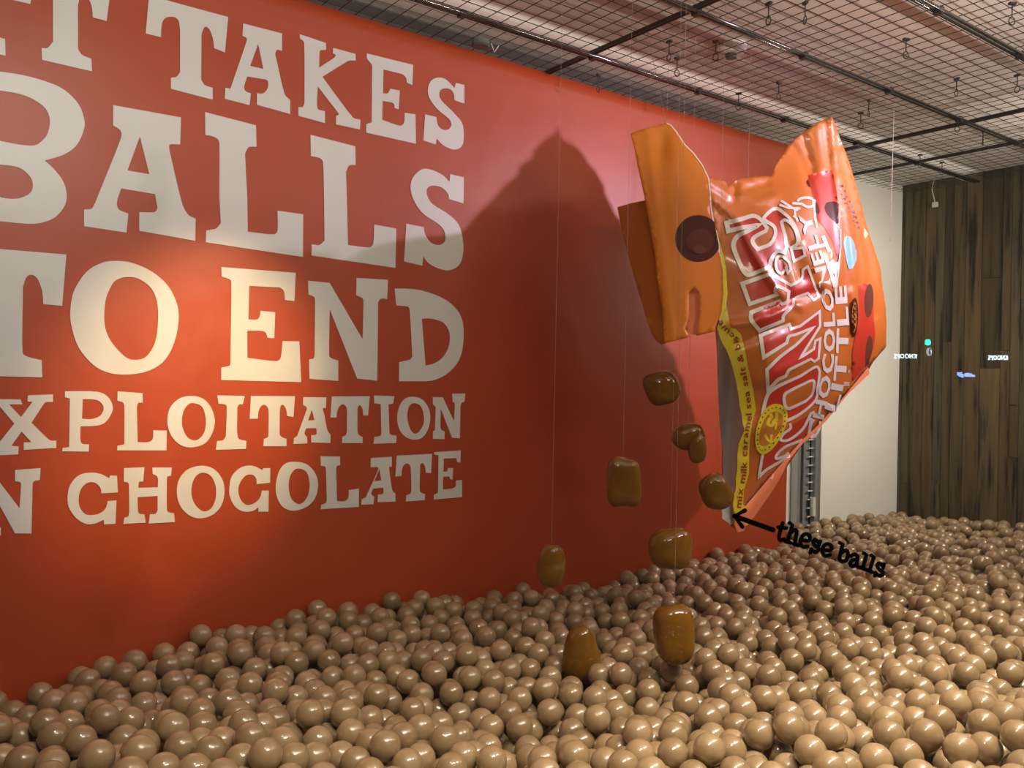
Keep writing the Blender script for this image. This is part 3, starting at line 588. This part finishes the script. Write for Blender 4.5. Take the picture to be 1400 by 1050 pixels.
def sheet(name, loops, yf, m, lay=0, step=6, parent=BAG, smooth=True, solid=0):
    V, F = tess(loops, step)
    pts = []
    for x, y in V:
        p = at_y(x, y, yf(x, y)); n = (EYE - p).normalized(); pts.append(p + n * (.0013 * lay))
    o = mesh_obj(name, pts, F, m, parent, smooth)
    if solid:
        s_ = o.modifiers.new('s', 'SOLIDIFY'); s_.thickness = solid; s_.offset = -1 if sum(p.normal.dot(EYE - p.center) for p in o.data.polygons) > 0 else 1
    return o
def ribbon(name, pts, wd, yf, m, lay, parent=BAG, closed=False, step=4):
    # pts px polyline, wd scalar or list
    D = []; W = []
    n = len(pts)
    for i in range(n if closed else n - 1):
        p = pts[i]; q = pts[(i + 1) % n]; k = max(1, int(math.hypot(q[0]-p[0], q[1]-p[1]) / step))
        for j in range(k): D.append((p[0] + (q[0]-p[0]) * j / k, p[1] + (q[1]-p[1]) * j / k))
    if not closed: D.append(pts[-1])
    V = []; F = []; n = len(D)
    for i, p in enumerate(D):
        a = D[i - 1] if (closed or i > 0) else p; b = D[(i + 1) % n] if (closed or i < n - 1) else p
        d1 = (p[0]-a[0], p[1]-a[1]); d2 = (b[0]-p[0], b[1]-p[1])
        l1 = math.hypot(*d1) or 1; l2 = math.hypot(*d2) or 1
        t = (d1[0]/l1 + d2[0]/l2, d1[1]/l1 + d2[1]/l2); l = math.hypot(*t) or 1; t = (t[0]/l, t[1]/l)
        cs = (t[0]*d2[0] + t[1]*d2[1]) / l2 if l2 else 1; k = 1 / max(.45, abs(cs)) if (closed or 0 < i < n - 1) else 1
        w_ = (wd(p[0], p[1]) if callable(wd) else wd) / 2 * k
        for s_ in (-1, 1): V.append((p[0] - t[1] * w_ * s_, p[1] + t[0] * w_ * s_))
    for i in range(n if closed else n - 1):
        j = (i + 1) % n; F.append((2*i, 2*i+1, 2*j+1, 2*j))
    P3 = []
    for x, y in V:
        p = at_y(x, y, yf(x, y)); nn = (EYE - p).normalized(); P3.append(p + nn * (.0013 * lay))
    return mesh_obj(name, P3, F, m, parent, True)
def ell(cx, cy, rx, ry, rot=0, n=28):
    c, s = math.cos(rot), math.sin(rot)
    return [(cx + rx*math.cos(t)*c - ry*math.sin(t)*s, cy + rx*math.cos(t)*s + ry*math.sin(t)*c) for t in [2*math.pi*k/n for k in range(n)]]

YEL_L = [(965,240),(970,265),(973,290),(978,315),(983,335),(987,365),(989,388),(989,412),(988,428),(980,449),(983,458),(988,470),(993,478),(997,488),(1001,500),(1004,512),(1007,523),(1008,533),(1010,541),(1011,553),(1014,566),(1015,577),(1018,588),(1014,597),(1010,606),(1008,623),(1008,640),(1006,655),(1006,668),(1003,680),(1002,694)]
YEL_R = [(969,243),(972,262),(975,290),(980,315),(985,335),(990,352),(993.5,373),(994,388),(993,417),(998.5,447),(1006,450),(1013,457),(1018.5,478),(1023,503),(1030,534),(1033.5,560),(1028.5,578),(1026,594),(1024,623),(1024,647),(1017,671),(1016,692)]
FRONT = YEL_L + [(1002,706),(1003,718),(1008,728),(1013,726),(1018,726),(1021,716),(1028,709),(1020,691),(1051,654),(1097,601),(1108.5,591),(1134,564),(1147,549),(1188.5,501),(1211.5,474),(1212,440),(1211,420),(1207,398),(1204,367),(1190,324),(1183,300),(1172,258),(1160,218),(1148.5,188.5),(1141,168),(1137,158.5),(1118,168),(1098.5,181),(1080,196),(1071,210),(1060,225),(1054,240),(1033,241),(1018,243),(1007,245),(1001,251),(996,256),(993,248),(982,245)]
fp = sheet('front_panel', [FRONT], bagY, M['orange'], 0, 5, solid=.003)
# back panel, lining
def backY(px, py):
    t = min(1, max(0, (1060 - px) / 75)); e = min([math.hypot(px - a, py - b) for a, b in FRONT]) / 45
    return bagY(px, py) + .006 + (.20 * t * t * (3 - 2 * t)) * min(1, max(0, (py - 235) / 80)) + .03 * min(1, e)
BACK = [(978,450),(980,480),(982,540),(984,580),(987,609),(987,650),(986,700),(988.5,710),(998.5,718.5),(1008,726),(1028,706),(1060,663),(1100,602),(1148,549),(1188,505),(1209,470),(1208,400),(1188,325),(1170,258),(1140,180),(1125,172),(1098,188),(1080,202),(1062,238),(1000,256),(975,270),(985,330),(992,400)]
BP = sheet('back_panel', [BACK], lambda x, y: backY(x, y) + .0, M['orange_dark'], 0, 12, solid=.002)
LIN = [(979,452),(981,500),(983,560),(985.5,590),(988,620),(988,660),(987,700),(989,709),(998,716),(1012,716),(1030,640),(1045,560),(1035,480),(1000,440)]
sheet('inner_lining', [LIN], lambda x, y: backY(x, y) - .012 - .008 + .012 * math.sin(x / 5.0 + y / 60), M['lining'], 2, 6)
sheet('lining_edge', [[(985,688),(987,700),(987.5,709),(993,713),(999,718),(1003,712),(1002,694),(1000,680),(993,690)]], lambda x, y: 1.99, M['lininglight'], 2, 6)
# bottom gusset turned underneath
GUS = [(1020,691),(1051,654),(1097,601),(1120,580),(1148,549),(1187,502),(1189,511),(1160,538),(1130,575),(1108,597),(1098,606),(1090,615),(1078,630),(1066,655),(1058,668),(1045,687),(1030,708),(1020,716),(1017,726),(1008,728),(1004,716),(1008,704)]
sheet('bottom_gusset', [GUS], lambda x, y: bagY(x, y) - .004 + .012 * ((y - 600) / 60 if 0 else 0), M['orange_light'], 1, 5)
# yellow torn strip
sheet('yellow_strip', [YEL_L[8:] + YEL_R[8:][::-1]], bagY, M['bagyellow'], 2, 4)
sheet('yellow_strip', [YEL_L[3:9] + YEL_R[3:9][::-1]], bagY, M['bagyellow'], 2, 4)
sheet('yellow_strip', [[(1003,694),(1016,690),(1022,695),(1031,703),(1027,711),(1021,719),(1012,712),(1004,706)]], bagY, M['bagyellow'], 3, 4)
# flap torn off the top
FLAP = [(862,182),(880,176),(911,168),(917,171),(924,179),(930,188),(937,198.5),(948,209),(959.5,224.5),(969,244),(971,262),(972,279.5),(976,305),(982,331),(985,350),(990,370),(992,402),(988.6,425),(982,438),(977,446),(979,453),(953,459),(952,455),(956,430),(955.5,400),(949,393),(942,399),(942,430),(940,440),(937,450),(943,461),(911,469),(908,471),(906,425),(898,376.5),(895,344),(882,273),(872,228),(868,205)]
sheet('torn_flap', [FLAP], flapY, M['flap'], 0, 6, solid=.002)
FB = [(844,283),(862,278),(885,273),(905,290),(925,420),(909,469),(904,471),(897,466),(891.5,457.5),(882,430),(872,396),(865,372),(859,350),(850,315)]
sheet('flap_back', [FB], flapbackY, M['orange_dark'], 0, 8, solid=.002)
sheet('flap_inner', [[(936,385),(962,385),(962,446),(950,458),(938,456),(930,420)]], lambda x, y: flapY(x, y) + .018, M['orange_light'], 0, 6)
ribbon('torn_edge', [(911,168),(917,171),(924,179),(930,188),(937,198.5),(948,209),(959.5,224.5),(969,244),(971,262),(972,279.5),(976,305),(982,331),(985,350)], 1.5, flapY, M['tornwhite'], 1)
ribbon('torn_edge', [(985,345),(990,370),(992,402),(988.6,425),(984,438)], lambda x, y: 2.2 + 3.5 * math.exp(-((y - 400) / 30) ** 2), flapY, M['bagyellow'], 1)
# printed chocolate disc on flap
disc = [p for p in ell(954.6, 326, 31.5, 32, 0, 40)]
def clipflap(p):
    lim = 972 + (p[1] - 279) * .19; return (min(p[0], lim), p[1])
sheet('printed_ball', [[clipflap(p) for p in disc]], flapY, M['bagbrown'], 1, 5)
sheet('printed_ball', [ell(957, 330, 19, 17)], flapY, mat('bag_brown_print_mid', (0.10, 0.022, 0.010), .42, .12), 2, 5)
sheet('printed_ball', [ell(956, 341, 9, 6)], flapY, M['bagbrown2'], 3, 4)

# ---- printed patches on the front panel
def L7(txt, ox, oy, closed=True): return loop(txt, ox, oy, 7, closed)
P1, P2, P3, P4, P5, P6, P7 = (960,240), (980,360), (980,480), (960,600), (1060,150), (1060,270), (1060,400)
sheet('red_print', [[(1104,240),(1118,236),(1138,232),(1144,262),(1147,300),(1148,345),(1145,352),(1138,330),(1128,312),(1117,300),(1113,275)]], bagY, M['bagred'], 2, 4)
sheet('red_print', [[(1173,392),(1182,387),(1190,392),(1194,410),(1195,440),(1197,458),(1194,478),(1185,498),(1165,523),(1165.5,480),(1171,450),(1174,420)]], bagY, M['bagred'], 2, 4)
sheet('printed_ball', [L7("470,100 490,50* 560,38* 610,60 600,255 540,210* 490,150*", *P6)], bagY, M['bagbrown'], 3, 4)
sheet('printed_ball', [L7("372,20 400,60* 425,120* 415,160 380,140", *P6)], bagY, M['bagbrown2'], 3, 4)
sheet('printed_ball', [L7("295,690 315,665 340,740 320,735", *P5)], bagY, M['bagbrown'], 3, 4)
sheet('printed_ball', [ell(1188, 411, 6.2, 23, .05)], bagY, M['bagbrown2'], 3, 4)
sheet('printed_ball', [L7("868,520 885,440* 905,412* 928,450* 925,560* 890,690 862,715 862,600*", *P7)], bagY, M['bagbrown2'], 3, 4)
sheet('printed_ball', [ell(1168, 434, 5.4, 27, .04)], bagY, M['bagbrown'], 3, 4)
sheet('printed_caramel', [ell(1168, 434, 3.6, 21, .04)], bagY, mat('bag_caramel_print', (.55, .2, .04), .3, .6, coat=.5), 3, 4)
sheet('blue_badge', [L7("650,430 680,370* 730,385* 775,500* 775,600* 740,680 700,680*", *P6)], bagY, M['bagcyan'], 4, 3)
# small dark blue text lines
for k, (a, b) in enumerate([((1149,252),(1174,320)), ((1146,258),(1168,316)), ((1156,268),(1165,303))]):
    for q in range(9 if k < 2 else 5):
        t = (q + .3) / (9.5 if k < 2 else 5.5); x = a[0] + (b[0]-a[0]) * t + 3 * math.sin(t * 3); y = a[1] + (b[1]-a[1]) * t
        ribbon('small_text', [(x, y), (x + 2.2, y - 1.2), (x + 3.0, y + 1.6)], 1.0, bagY, M['bagink'], 4, step=3)

# big logo letters: red fill, white outline
def wl(px, py):  # outline narrows towards the far side
    return 6.4 - 3.2 * min(1, max(0, (px - 1000) / 110))
def logo(txt, org, holes=(), name='logo_letter', strokes=True):
    L = L7(txt, *org)
    o = sheet(name, [L], bagY, M['bagred'], 2, 5)
    tag(o, 'red letter of the bag lettering with white outline')
    ribbon('outline', L, wl, bagY, M['bagwhite'], 4, o, True)
    for h in holes:
        H = L7(h, *org); sheet('counter', [H], bagY, M['orange'], 3, 5, o); ribbon('outline', H, wl, bagY, M['bagwhite'], 4, o, True)
    return o
logo("250,530 235,455 390,412 490,385* 560,420* 620,500 610,530 500,590* 485,640* 530,705 650,655* 700,570* 695,500* 660,465* 590,415* 640,350* 710,315* 790,365* 870,450* 930,590* 925,650 850,690 880,820 985,765 968,690 885,700 915,620* 890,520* 840,450* 790,425* 760,445 770,490* 795,580* 805,680 790,740 720,725* 660,800* 640,870* 560,910 450,950* 400,920* 330,770* 300,660* 340,580* 440,530* 550,470 400,495", P1)
ribbon('apostrophe', L7("800,870 820,930 850,900 830,830* 770,775* 720,780* 705,840* 720,910* 760,940* 790,900*", *P1, closed=False), 3.4, bagY, M['bagwhite'], 4)
sheet('apostrophe_fill', [ell(1067.5, 363, 5.5, 8, -.4)], bagY, M['bagred'], 2, 4)
logo("245,195 520,100 710,210 810,150* 825,60 870,30 975,320 930,350 870,285 740,340* 730,400* 640,500* 635,550 410,645 330,540* 330,470 600,360 625,390 680,370 690,270 590,220* 560,260* 575,300 315,390", P2)
logo("420,690 695,585 710,630 800,600 985,460 990,600 800,905 930,820 945,740 990,720 975,910 935,940 900,915 690,1020 660,1080 590,1110 490,1215 480,1020 600,900* 760,780 930,610 760,680* 690,700* 670,760 450,900", P2)
logo("440,600 465,480* 500,400* 600,330* 800,240 950,150* 985,200* 965,350 945,470* 800,600* 660,670* 560,700*", P3, ["650,420* 700,380* 820,320 910,280* 935,300* 915,410* 850,480 690,550* 650,510*"])
t_ = sheet('logo_letter', [L7("580,150 600,60 850,-130 1020,-220* 1040,-160* 965,5 820,60* 720,150* 700,180* 760,165 825,130 820,165 790,190 700,235* 610,295 545,365", *P4)], bagY, M['bagred'], 2, 5)
for s_, o_ in [("700,690 705,740* 640,790* 612,850* 690,850* 820,750* 900,600 935,580", P3), ("878,800 905,640", P3), ("820,850 650,920* 570,1000* 575,1030* 660,1000 680,975", P3)]:
    ribbon('outline', L7(s_, *o_, closed=False), 3.6, bagY, M['bagwhite'], 4, t_)
ribbon('outline', L7("580,150 543,365 610,300* 700,245* 800,185 828,130", *P4, closed=False), 3.8, bagY, M['bagwhite'], 4, t_)
# second and third rows of lettering: white strokes
def st(name, org, strokes, wd=4.0, m='bagwhite', lay=3):
    o = None
    for s_ in strokes:
        cl = s_.startswith('O'); t = s_[1:] if cl else s_
        r_ = ribbon(name, L7(t, *org, closed=cl), wd * 1.2, bagY, M[m], lay, BAG if o is None else o, cl, 3)
        if o is None: o = r_
    return o
ROW = 'lettering'
st(ROW, P1, ["912,245* 940,220* 1010,210* 1060,225", "1062,225 1062,285* 1010,300* 950,270 860,265", "1075,230 1080,400 1100,500"], 2.8)
st(ROW, P1, ["755,240 900,330 920,320", "740,280 830,310 940,315", "885,330 895,400 870,385", "900,400 915,440"], 2.6)
# third row
st(ROW, P6, ["455,365 520,520", "420,470 500,440", "480,560 575,860", "540,600 600,700", "600,620 575,860", "520,620 575,720"], 4.4)
st(ROW, P6, ["625,300 628,480 610,620 600,760"], 1.6)  # no letter: white line painted along the fold as its highlight
st(ROW, P3, ["1215,325 1270,325", "1215,305 1270,305", "1270,180 1262,205"], 1.6)
# round yellow seal
seal = sheet('seal', [L7("560,505* 640,530* 678,600* 665,700* 610,830* 530,940* 450,990* 395,960* 368,870* 380,740* 420,620* 480,540*", *P3)], bagY, M['bagyellow'], 5, 4)
tag(seal, 'round yellow printed seal')
sheet('seal_centre', [L7("560,580* 615,600* 635,650* 615,740* 560,830* 480,900* 430,900* 405,850* 420,750* 450,670* 500,600*", *P3)], bagY, mat('seal_orange', (.5, .17, .02), .35, .6, coat=.4), 6, 4, seal)
ribbon('seal_mark', L7("510,600 525,630* 500,660* 490,700* 530,710* 550,670* 570,660 575,590", *P3, closed=False), 4.5, bagY, M['bagyellow'], 7, seal, step=3)
ribbon('seal_mark', L7("460,800 490,850* 520,870 525,800", *P3, closed=False), 3.2, bagY, M['bagyellow'], 7, seal, step=3)
ribbon('seal_mark', L7("560,750* 570,700* 565,680", *P3, closed=False), 2.6, bagY, M['bagyellow'], 7, seal, step=3)
ring = L7("562,540* 635,562* 655,620* 640,710* 590,820* 510,915* 440,950* 405,925* 390,860* 400,750* 435,640* 490,570*", *P3)
for k in range(0, len(ring), 2):
    p = ring[k]; q = ring[(k + 1) % len(ring)]
    ribbon('seal_text', [p, ((p[0]*.35 + q[0]*.65), (p[1]*.35 + q[1]*.65))], 1.5, bagY, M['bagbrown'], 7, seal, step=3)

# text on the yellow strip: real font glyphs laid along a path
def glyph_mesh(ch, off=.018):
    cu = bpy.data.curves.new('g', 'FONT'); cu.body = ch; cu.size = 1; cu.offset = off; cu.resolution_u = 2
    o = bpy.data.objects.new('g', cu); COL.objects.link(o); bpy.context.view_layer.update()
    me = bpy.data.meshes.new_from_object(o.evaluated_get(bpy.context.evaluated_depsgraph_get()))
    bpy.data.objects.remove(o); return me
GC = {}
def text_path(txt, path, size, yf, m, lay, name, parent, ysc=1.0, off=.018, spread=None, grp=None):
    # path px polyline, text starts at path[0]; glyph up = left-hand normal of the path in the picture
    seg = [math.hypot(path[i+1][0]-path[i][0], path[i+1][1]-path[i][1]) for i in range(len(path)-1)]; tot = sum(seg)
    def pt(s):
        s = max(0, min(tot - 1e-3, s))
        for i, l in enumerate(seg):
            if s <= l: t = s / l; a, b = path[i], path[i+1]; return (a[0]+(b[0]-a[0])*t, a[1]+(b[1]-a[1])*t), ((b[0]-a[0])/l, (b[1]-a[1])/l)
            s -= l
        return path[-1], (0, -1)
    adv = {}; wds = []
    for ch in txt:
        if ch == ' ': wds.append(.30); continue
        if (ch, off) not in GC: GC[(ch, off)] = glyph_mesh(ch, off)
        me = GC[(ch, off)]; xs = [v.co.x for v in me.vertices]; wds.append((max(xs) - min(xs)) + .09)
    sc = tot / sum(wds) if spread is None else size
    s = 0
    for ch, w_ in zip(txt, wds):
        if ch != ' ':
            me = GC[(ch, off)]; x0 = min(v.co.x for v in me.vertices); mid = s + w_ * sc / 2; (cx, cy), (tx, ty) = pt(mid); nx_, ny_ = ty, -tx
            V = []
            for v in me.vertices:
                gx = (v.co.x - x0 + .045) * sc - w_ * sc / 2; gy = v.co.y * size * ysc
                x = cx + tx * gx + nx_ * gy; y = cy + ty * gx + ny_ * gy
                p = at_y(x, y, yf(x, y)); V.append(p + (EYE - p).normalized() * .0013 * lay)
            mesh_obj(name, V, [tuple(f.vertices) for f in me.polygons], m, parent)
        s += w_ * sc
redink = mat('bag_red_ink', (.33, .03, .012), .4, .5)
text_path('mix milk caramel sea salt & biscuit', [(1013,696),(1016,672),(1021,645),(1021.5,620),(1023,594),(1028,570),(1026,545),(1021,515),(1015,484),(1009,462),(994,448),(986,437)], 11.5, bagY, redink, 4, 'strip_text', BAG, 1.0)

text_path('CHOCOLONELY', [(1115,604),(1125,575),(1133,540),(1138,510),(1141,475),(1141,440),(1139,410),(1133,382),(1125,352),(1116,322),(1108,296),(1106,288)], 21, bagY, M['bagwhite'], 5, 'lettering', BAG, 1.0, .035)
text_path('LITTLE', [(1141,566),(1150,540),(1156,510),(1159,475),(1160,440),(1157,400),(1154,388)], 22, bagY, M['bagwhite'], 5, 'lettering', BAG, 1.0, .035)
# ------------------------------------------------------------------ caramels
def caramel(px, py, Y, rx, ry, n=2.6, rot=0, asym=0, seed=0, label='', depthf=.8):
    c = at_y(px, py, Y); dep = (c - EYE).dot(YAW_F); ax, az = rx * dep / FPX, ry * dep / FPX; ay = min(ax, az) * depthf
    bm = bmesh.new(); bmesh.ops.create_icosphere(bm, subdivisions=4, radius=1)
    rn = random.Random(seed); ph = [rn.uniform(0, 6) for _ in range(6)]
    cr, sr = math.cos(rot), math.sin(rot)
    for v in bm.verts:
        d = v.co.normalized(); k = (abs(d.x) ** n + abs(d.y) ** n + abs(d.z) ** n) ** (-1 / n)
        x, y, z = d.x * k, d.y * k, d.z * k
        x *= 1 + asym * z; w_ = 1 + .05 * math.sin(3 * z + ph[0] + 2 * x) + .04 * math.sin(4 * x + ph[1] - 2 * y)
        x, y, z = x * ax * w_, y * ay, z * az * w_
        x, z = x * cr - z * sr, x * sr + z * cr
        v.co = YAW_R * x + YAW_F * y + UPV * z
    me = bpy.data.meshes.new('caramel_piece'); bm.to_mesh(me); bm.free(); me.polygons.foreach_set('use_smooth', [True] * len(me.polygons))
    o = place('caramel_piece', me, M['caramel']); o.location = c
    return tag(o, label, 'caramel', 'caramel lumps falling from the bag')
C_ = [(905, 531, 2.15, 23.5, 24.5, 2.4, .3, .08, 1, 'dark round caramel lump, the topmost of those falling left of the bag'),
 (852, 659, 1.95, 23.5, 35, 3.2, -.03, -.03, 3, 'tall rounded-block caramel lump hanging in front of the banner'),
 (979, 672, 1.85, 21.5, 26, 2.5, .35, -.08, 4, 'rounded caramel lump touching the grey lining at the bag mouth'),
 (917, 750, 1.9, 29, 28, 2.5, .1, .05, 5, 'wide round caramel lump just above the balls below the bag mouth'),
 (754, 774, 2.05, 18.5, 29, 2.3, .02, 0, 6, 'slim oval caramel lump, leftmost of all'),
 (922, 867, 1.72, 28, 41, 3.0, -.02, .03, 7, 'largest tall block of caramel, just above the balls in the middle'),
 (795, 893, 1.97, 25, 40, 2.4, 0, -.32, 8, 'pointed caramel lump sunk halfway into the balls')]
cars = []
for px, py, Y, rx, ry, n, rot, asym, sd_i, lb in C_: cars.append((caramel(px, py, Y, rx, ry, n, rot, asym, sd_i, lb), px, py, Y, ry))
c2 = caramel(941, 597, 2.1, 23, 18, 2.3, .35, 0, 9, 'double caramel lump with a pointed piece stuck on its front')
c3 = caramel(954, 612, 2.04, 12, 21, 2.2, -.12, -.3, 10); c3.name = 'stuck_piece'
for k_ in ('category', 'label', 'group'):
    if k_ in c3: del c3[k_]
c3.parent = c2; c3.matrix_parent_inverse = Matrix.Translation(-c2.location)
cars.append((c2, 941, 597, 2.1, 18))
# threads
def thread(p0, p1, r, label, grp=None):
    o = MB().tube([p0, p1], r, 5).build('thread', M['thread']); return tag(o, label, 'thread', grp)
TL = ['thin clear thread up from the topmost dark caramel', 'thin clear thread holding the tall rounded-block caramel', 'thin clear thread holding the caramel at the bag mouth', 'thin clear thread holding the wide round caramel', 'thin clear thread holding the slim leftmost caramel', 'thin clear thread holding the largest caramel block', None, 'thin clear thread holding the double caramel']
for (o, px, py, Y, ry), lb in zip(cars, TL):
    if not lb: continue
    tp = at_y(px, py - ry + 2, Y); tp.y = Y + .0
    thread(tp, Vector((tp.x, tp.y, ZM)), .0007, lb)
thread(at_y(1137, 159, 2.0), Vector((at_y(1137, 159, 2.0).x, 2.0, ZM)), .0009, 'short clear thread from the pointed top corner of the bag to the mesh')
thread(at_y(911, 169, 1.93), at_z(884, 40, ZM), .0009, 'slanting clear thread from the torn flap up to the mesh')
thread(at_y(1023, 242, 2.02), Vector((at_y(1023, 242, 2.02).x, 2.02, ZM)), .0009, 'clear thread from the middle of the bag top edge to the mesh')
thread(at_y(1222, 150, 1.9), at_y(1217, 330, 1.9), .0016, 'thick pale cord hanging at the right of the bag')

# ------------------------------------------------------------------ decal on the glass
DG = YG - .0095
dec = empty('window_lettering', at_y(1110, 740, DG), 'black arrow and the words these balls stuck on the window glass', 'lettering')
def dr(name, pts, wd, org=(1030, 690), closed=False, parent=dec):
    L = loop(pts, org[0], org[1], 7, closed, 3)
    V = []; F = []; n = len(L)
    # ribbon with round ends on the glass plane
    for i, p in enumerate(L):
        a = L[i - 1] if (closed or i > 0) else p; b = L[(i + 1) % n] if (closed or i < n - 1) else p
        t = (b[0]-a[0], b[1]-a[1]); l = math.hypot(*t) or 1; t = (t[0]/l, t[1]/l)
        for s_ in (-1, 1): V.append((p[0] - t[1]*wd/2*s_, p[1] + t[0]*wd/2*s_))
    for i in range(n if closed else n - 1): j = (i + 1) % n; F.append((2*i, 2*i+1, 2*j+1, 2*j))
    if not closed:
        for c in (L[0], L[-1]):
            k0 = len(V); V += [(c[0] + wd/2*math.cos(t), c[1] + wd/2*math.sin(t)) for t in [math.pi*2*k/10 for k in range(10)]]; F.append(tuple(range(k0, k0 + 10)))
    return mesh_obj(name, [at_y(x, y, DG) for x, y in V], F, M['decal'], parent)
arrow = dr('arrow', "310,740 680,872", 7, (960, 600)); dr('arrow_head', "410,685 310,740 385,842", 6, (960, 600), parent=arrow)
def letter(strokes, wd=5.6):
    o = None
    for s_ in strokes:
        cl = s_.startswith('O'); t = s_[1:] if cl else s_
        r_ = dr('letter' if o is None else 'stroke', t, wd, closed=cl, parent=dec if o is None else o)
        if o is None: o = r_
letter(["280,175 245,300* 255,340* 290,330", "235,215 315,225"])                                  # t
letter(["345,175 375,190 330,345", "305,350 355,365", "352,275* 395,240* 415,265* 395,370", "385,375 430,392"])  # h
letter(["455,335 530,345* 540,305* 505,280* 465,305* 450,365* 475,405* 520,400"])   # e
letter(["640,350 628,385", "625,365* 590,335* 570,360* 595,395* 625,420* 600,455* 560,440", "555,425 545,460"])     # s
letter(["665,430 740,440* 745,395* 710,375* 670,400* 660,450* 685,490* 735,480"])      # e
letter(["825,365 855,375 820,520", "845,460* 890,435* 905,480* 885,535* 840,540* 820,510"])      # b
letter(["930,495* 965,475* 1000,495 985,590 1005,600", "990,530* 950,530* 925,560* 945,590* 985,575"])  # a
letter(["1055,465 1085,475 1045,610", "1025,600 1070,620"])  # l
letter(["1125,485 1155,495 1110,635", "1090,625 1135,645"])   # l
letter(["1250,570 1240,605", "1240,590* 1205,560* 1185,580* 1205,620* 1240,645* 1220,680* 1180,670", "1170,650 1162,680"])      # s

# ------------------------------------------------------------------ street behind the camera, mirrored in the glass
def mirror_pt(px, py, depthY):
    p = at_y(px, py, 2 * YG - depthY); return Vector((p.x, depthY, p.z))
sgn = mat('lit_sign_white', (.8, .85, .9), .5, .3, emit=(.75, .95, 1.0), estr=14)
blu = mat('lit_sign_blue', (.2, .3, .8), .5, .3, emit=(.25, .4, 1.0), estr=9)
grn = mat('green_lamp', (.0, .7, .45), .5, .3, emit=(.0, .9, .55), estr=16)
drk = mat('night_facade', (.02, .02, .022), .8, .2)
YS = -12.0
# font glyph geometry for the shop sign
def sign(px0, px1, py, label, name='shop_sign'):
    a = mirror_pt(px0, py, YS); b = mirror_pt(px1, py, YS)
    root = empty(name, (a + b) / 2, label, 'sign')
    txt = 'KNOOPS'; ws = []
    for ch in txt:
        if ch not in GC: GC[ch] = glyph_mesh(ch)
        xs = [v.co.x for v in GC[ch].vertices]; ws.append(max(xs) - min(xs) + .09)
    # in the street the word reads left to right when seen from +Y looking to -Y: starts at larger x
    L = b.x - a.x; sc = L / sum(ws); hgt = abs(mirror_pt(px0, py - 3.2, YS).z - mirror_pt(px0, py + 3.2, YS).z)
    s = 0
    for ch, w_ in zip(txt, ws):
        me = GC[ch]; x0 = min(v.co.x for v in me.vertices); V = []
        for v in me.vertices:
            V.append((b.x - (s + (v.co.x - x0 + .045) * sc), YS + .05, a.z + (b.z - a.z) * (1 - s / L) - hgt / 2 + v.co.y / .72 * hgt))
        mesh_obj('letter', V, [tuple(f.vertices) for f in me.polygons], sgn, root); s += w_ * sc
    MB().box((a.x - .15, YS - .03, a.z - hgt), (b.x + .15, YS, a.z + hgt)).build('sign_board', drk, root)
sign(1219.5, 1251, 487, 'lit white shop name sign mirrored at the left edge of the wooden wall')
sign(1348, 1375.5, 489, 'lit white shop name sign across the street, mirrored near the right edge of the picture')
c = mirror_pt(1269, 481, -6); rs = abs(mirror_pt(1269, 475.5, -6).z - c.z)
ar = empty('road_sign', c, 'round road sign with a white up arrow on blue, mirrored in the window', 'road sign')
MB().cyl(c, c + Vector((0, .02, 0)), rs * 1.0, 24).build('rim', mat('sign_white', (.7, .75, .85), .5, .3, emit=(.7, .8, 1), estr=5), ar)
MB().cyl(c + Vector((0, .02, 0)), c + Vector((0, .03, 0)), rs * .84, 24).build('face', mat('sign_blue', (.01, .02, .08), .5, .3), ar)
yy = c.y + .035
mesh_obj('arrow', [(c.x - rs*.12, yy, c.z - rs*.7), (c.x + rs*.12, yy, c.z - rs*.7), (c.x + rs*.12, yy, c.z + rs*.1), (c.x + rs*.42, yy, c.z + rs*.05), (c.x, yy, c.z + rs*.65), (c.x - rs*.42, yy, c.z + rs*.05), (c.x - rs*.12, yy, c.z + rs*.1)], [(0, 1, 2, 3, 4, 5, 6)], mat('arrow_white', (.8, .85, .9), .5, .3, emit=(.8, .9, 1), estr=10), ar)
MB().cyl(c - Vector((0, .02, rs)), Vector((c.x, c.y - .02, 0)), .03, 10).build('post', drk, ar)
c = mirror_pt(1268, 468, -6.3)
tl = empty('traffic_light', c, 'green traffic light mirrored above the round road sign', 'traffic light')
rr = abs(mirror_pt(1268, 464, -6.3).z - c.z)
MB().tube([c + Vector((0, -.02, 0)), c + Vector((0, .015, 0)), c + Vector((0, .03, 0))], [rr, rr, rr*.6], 18).build('lamp', grn, tl)
MB().box((c.x - rr*1.6, c.y - .15, c.z - rr*1.8), (c.x + rr*1.6, c.y - .03, c.z + rr*7)).build('lamp_housing', drk, tl)
a = mirror_pt(1308, 514, YS); b = mirror_pt(1331, 511, YS); bs_ = empty('shop_front_light', (a + b) / 2, 'blue lit shop strip across the street, mirrored in the wooden wall', 'sign')
f = MB(); n = 9
for k in range(n):
    x0 = a.x + (b.x - a.x) * k / n; f.box((x0, YS, a.z + random.uniform(-.05, .02)), (x0 + (b.x - a.x) / n * .8, YS + .05, b.z + random.uniform(-.04, .05)))
f.build('strip', blu, bs_)
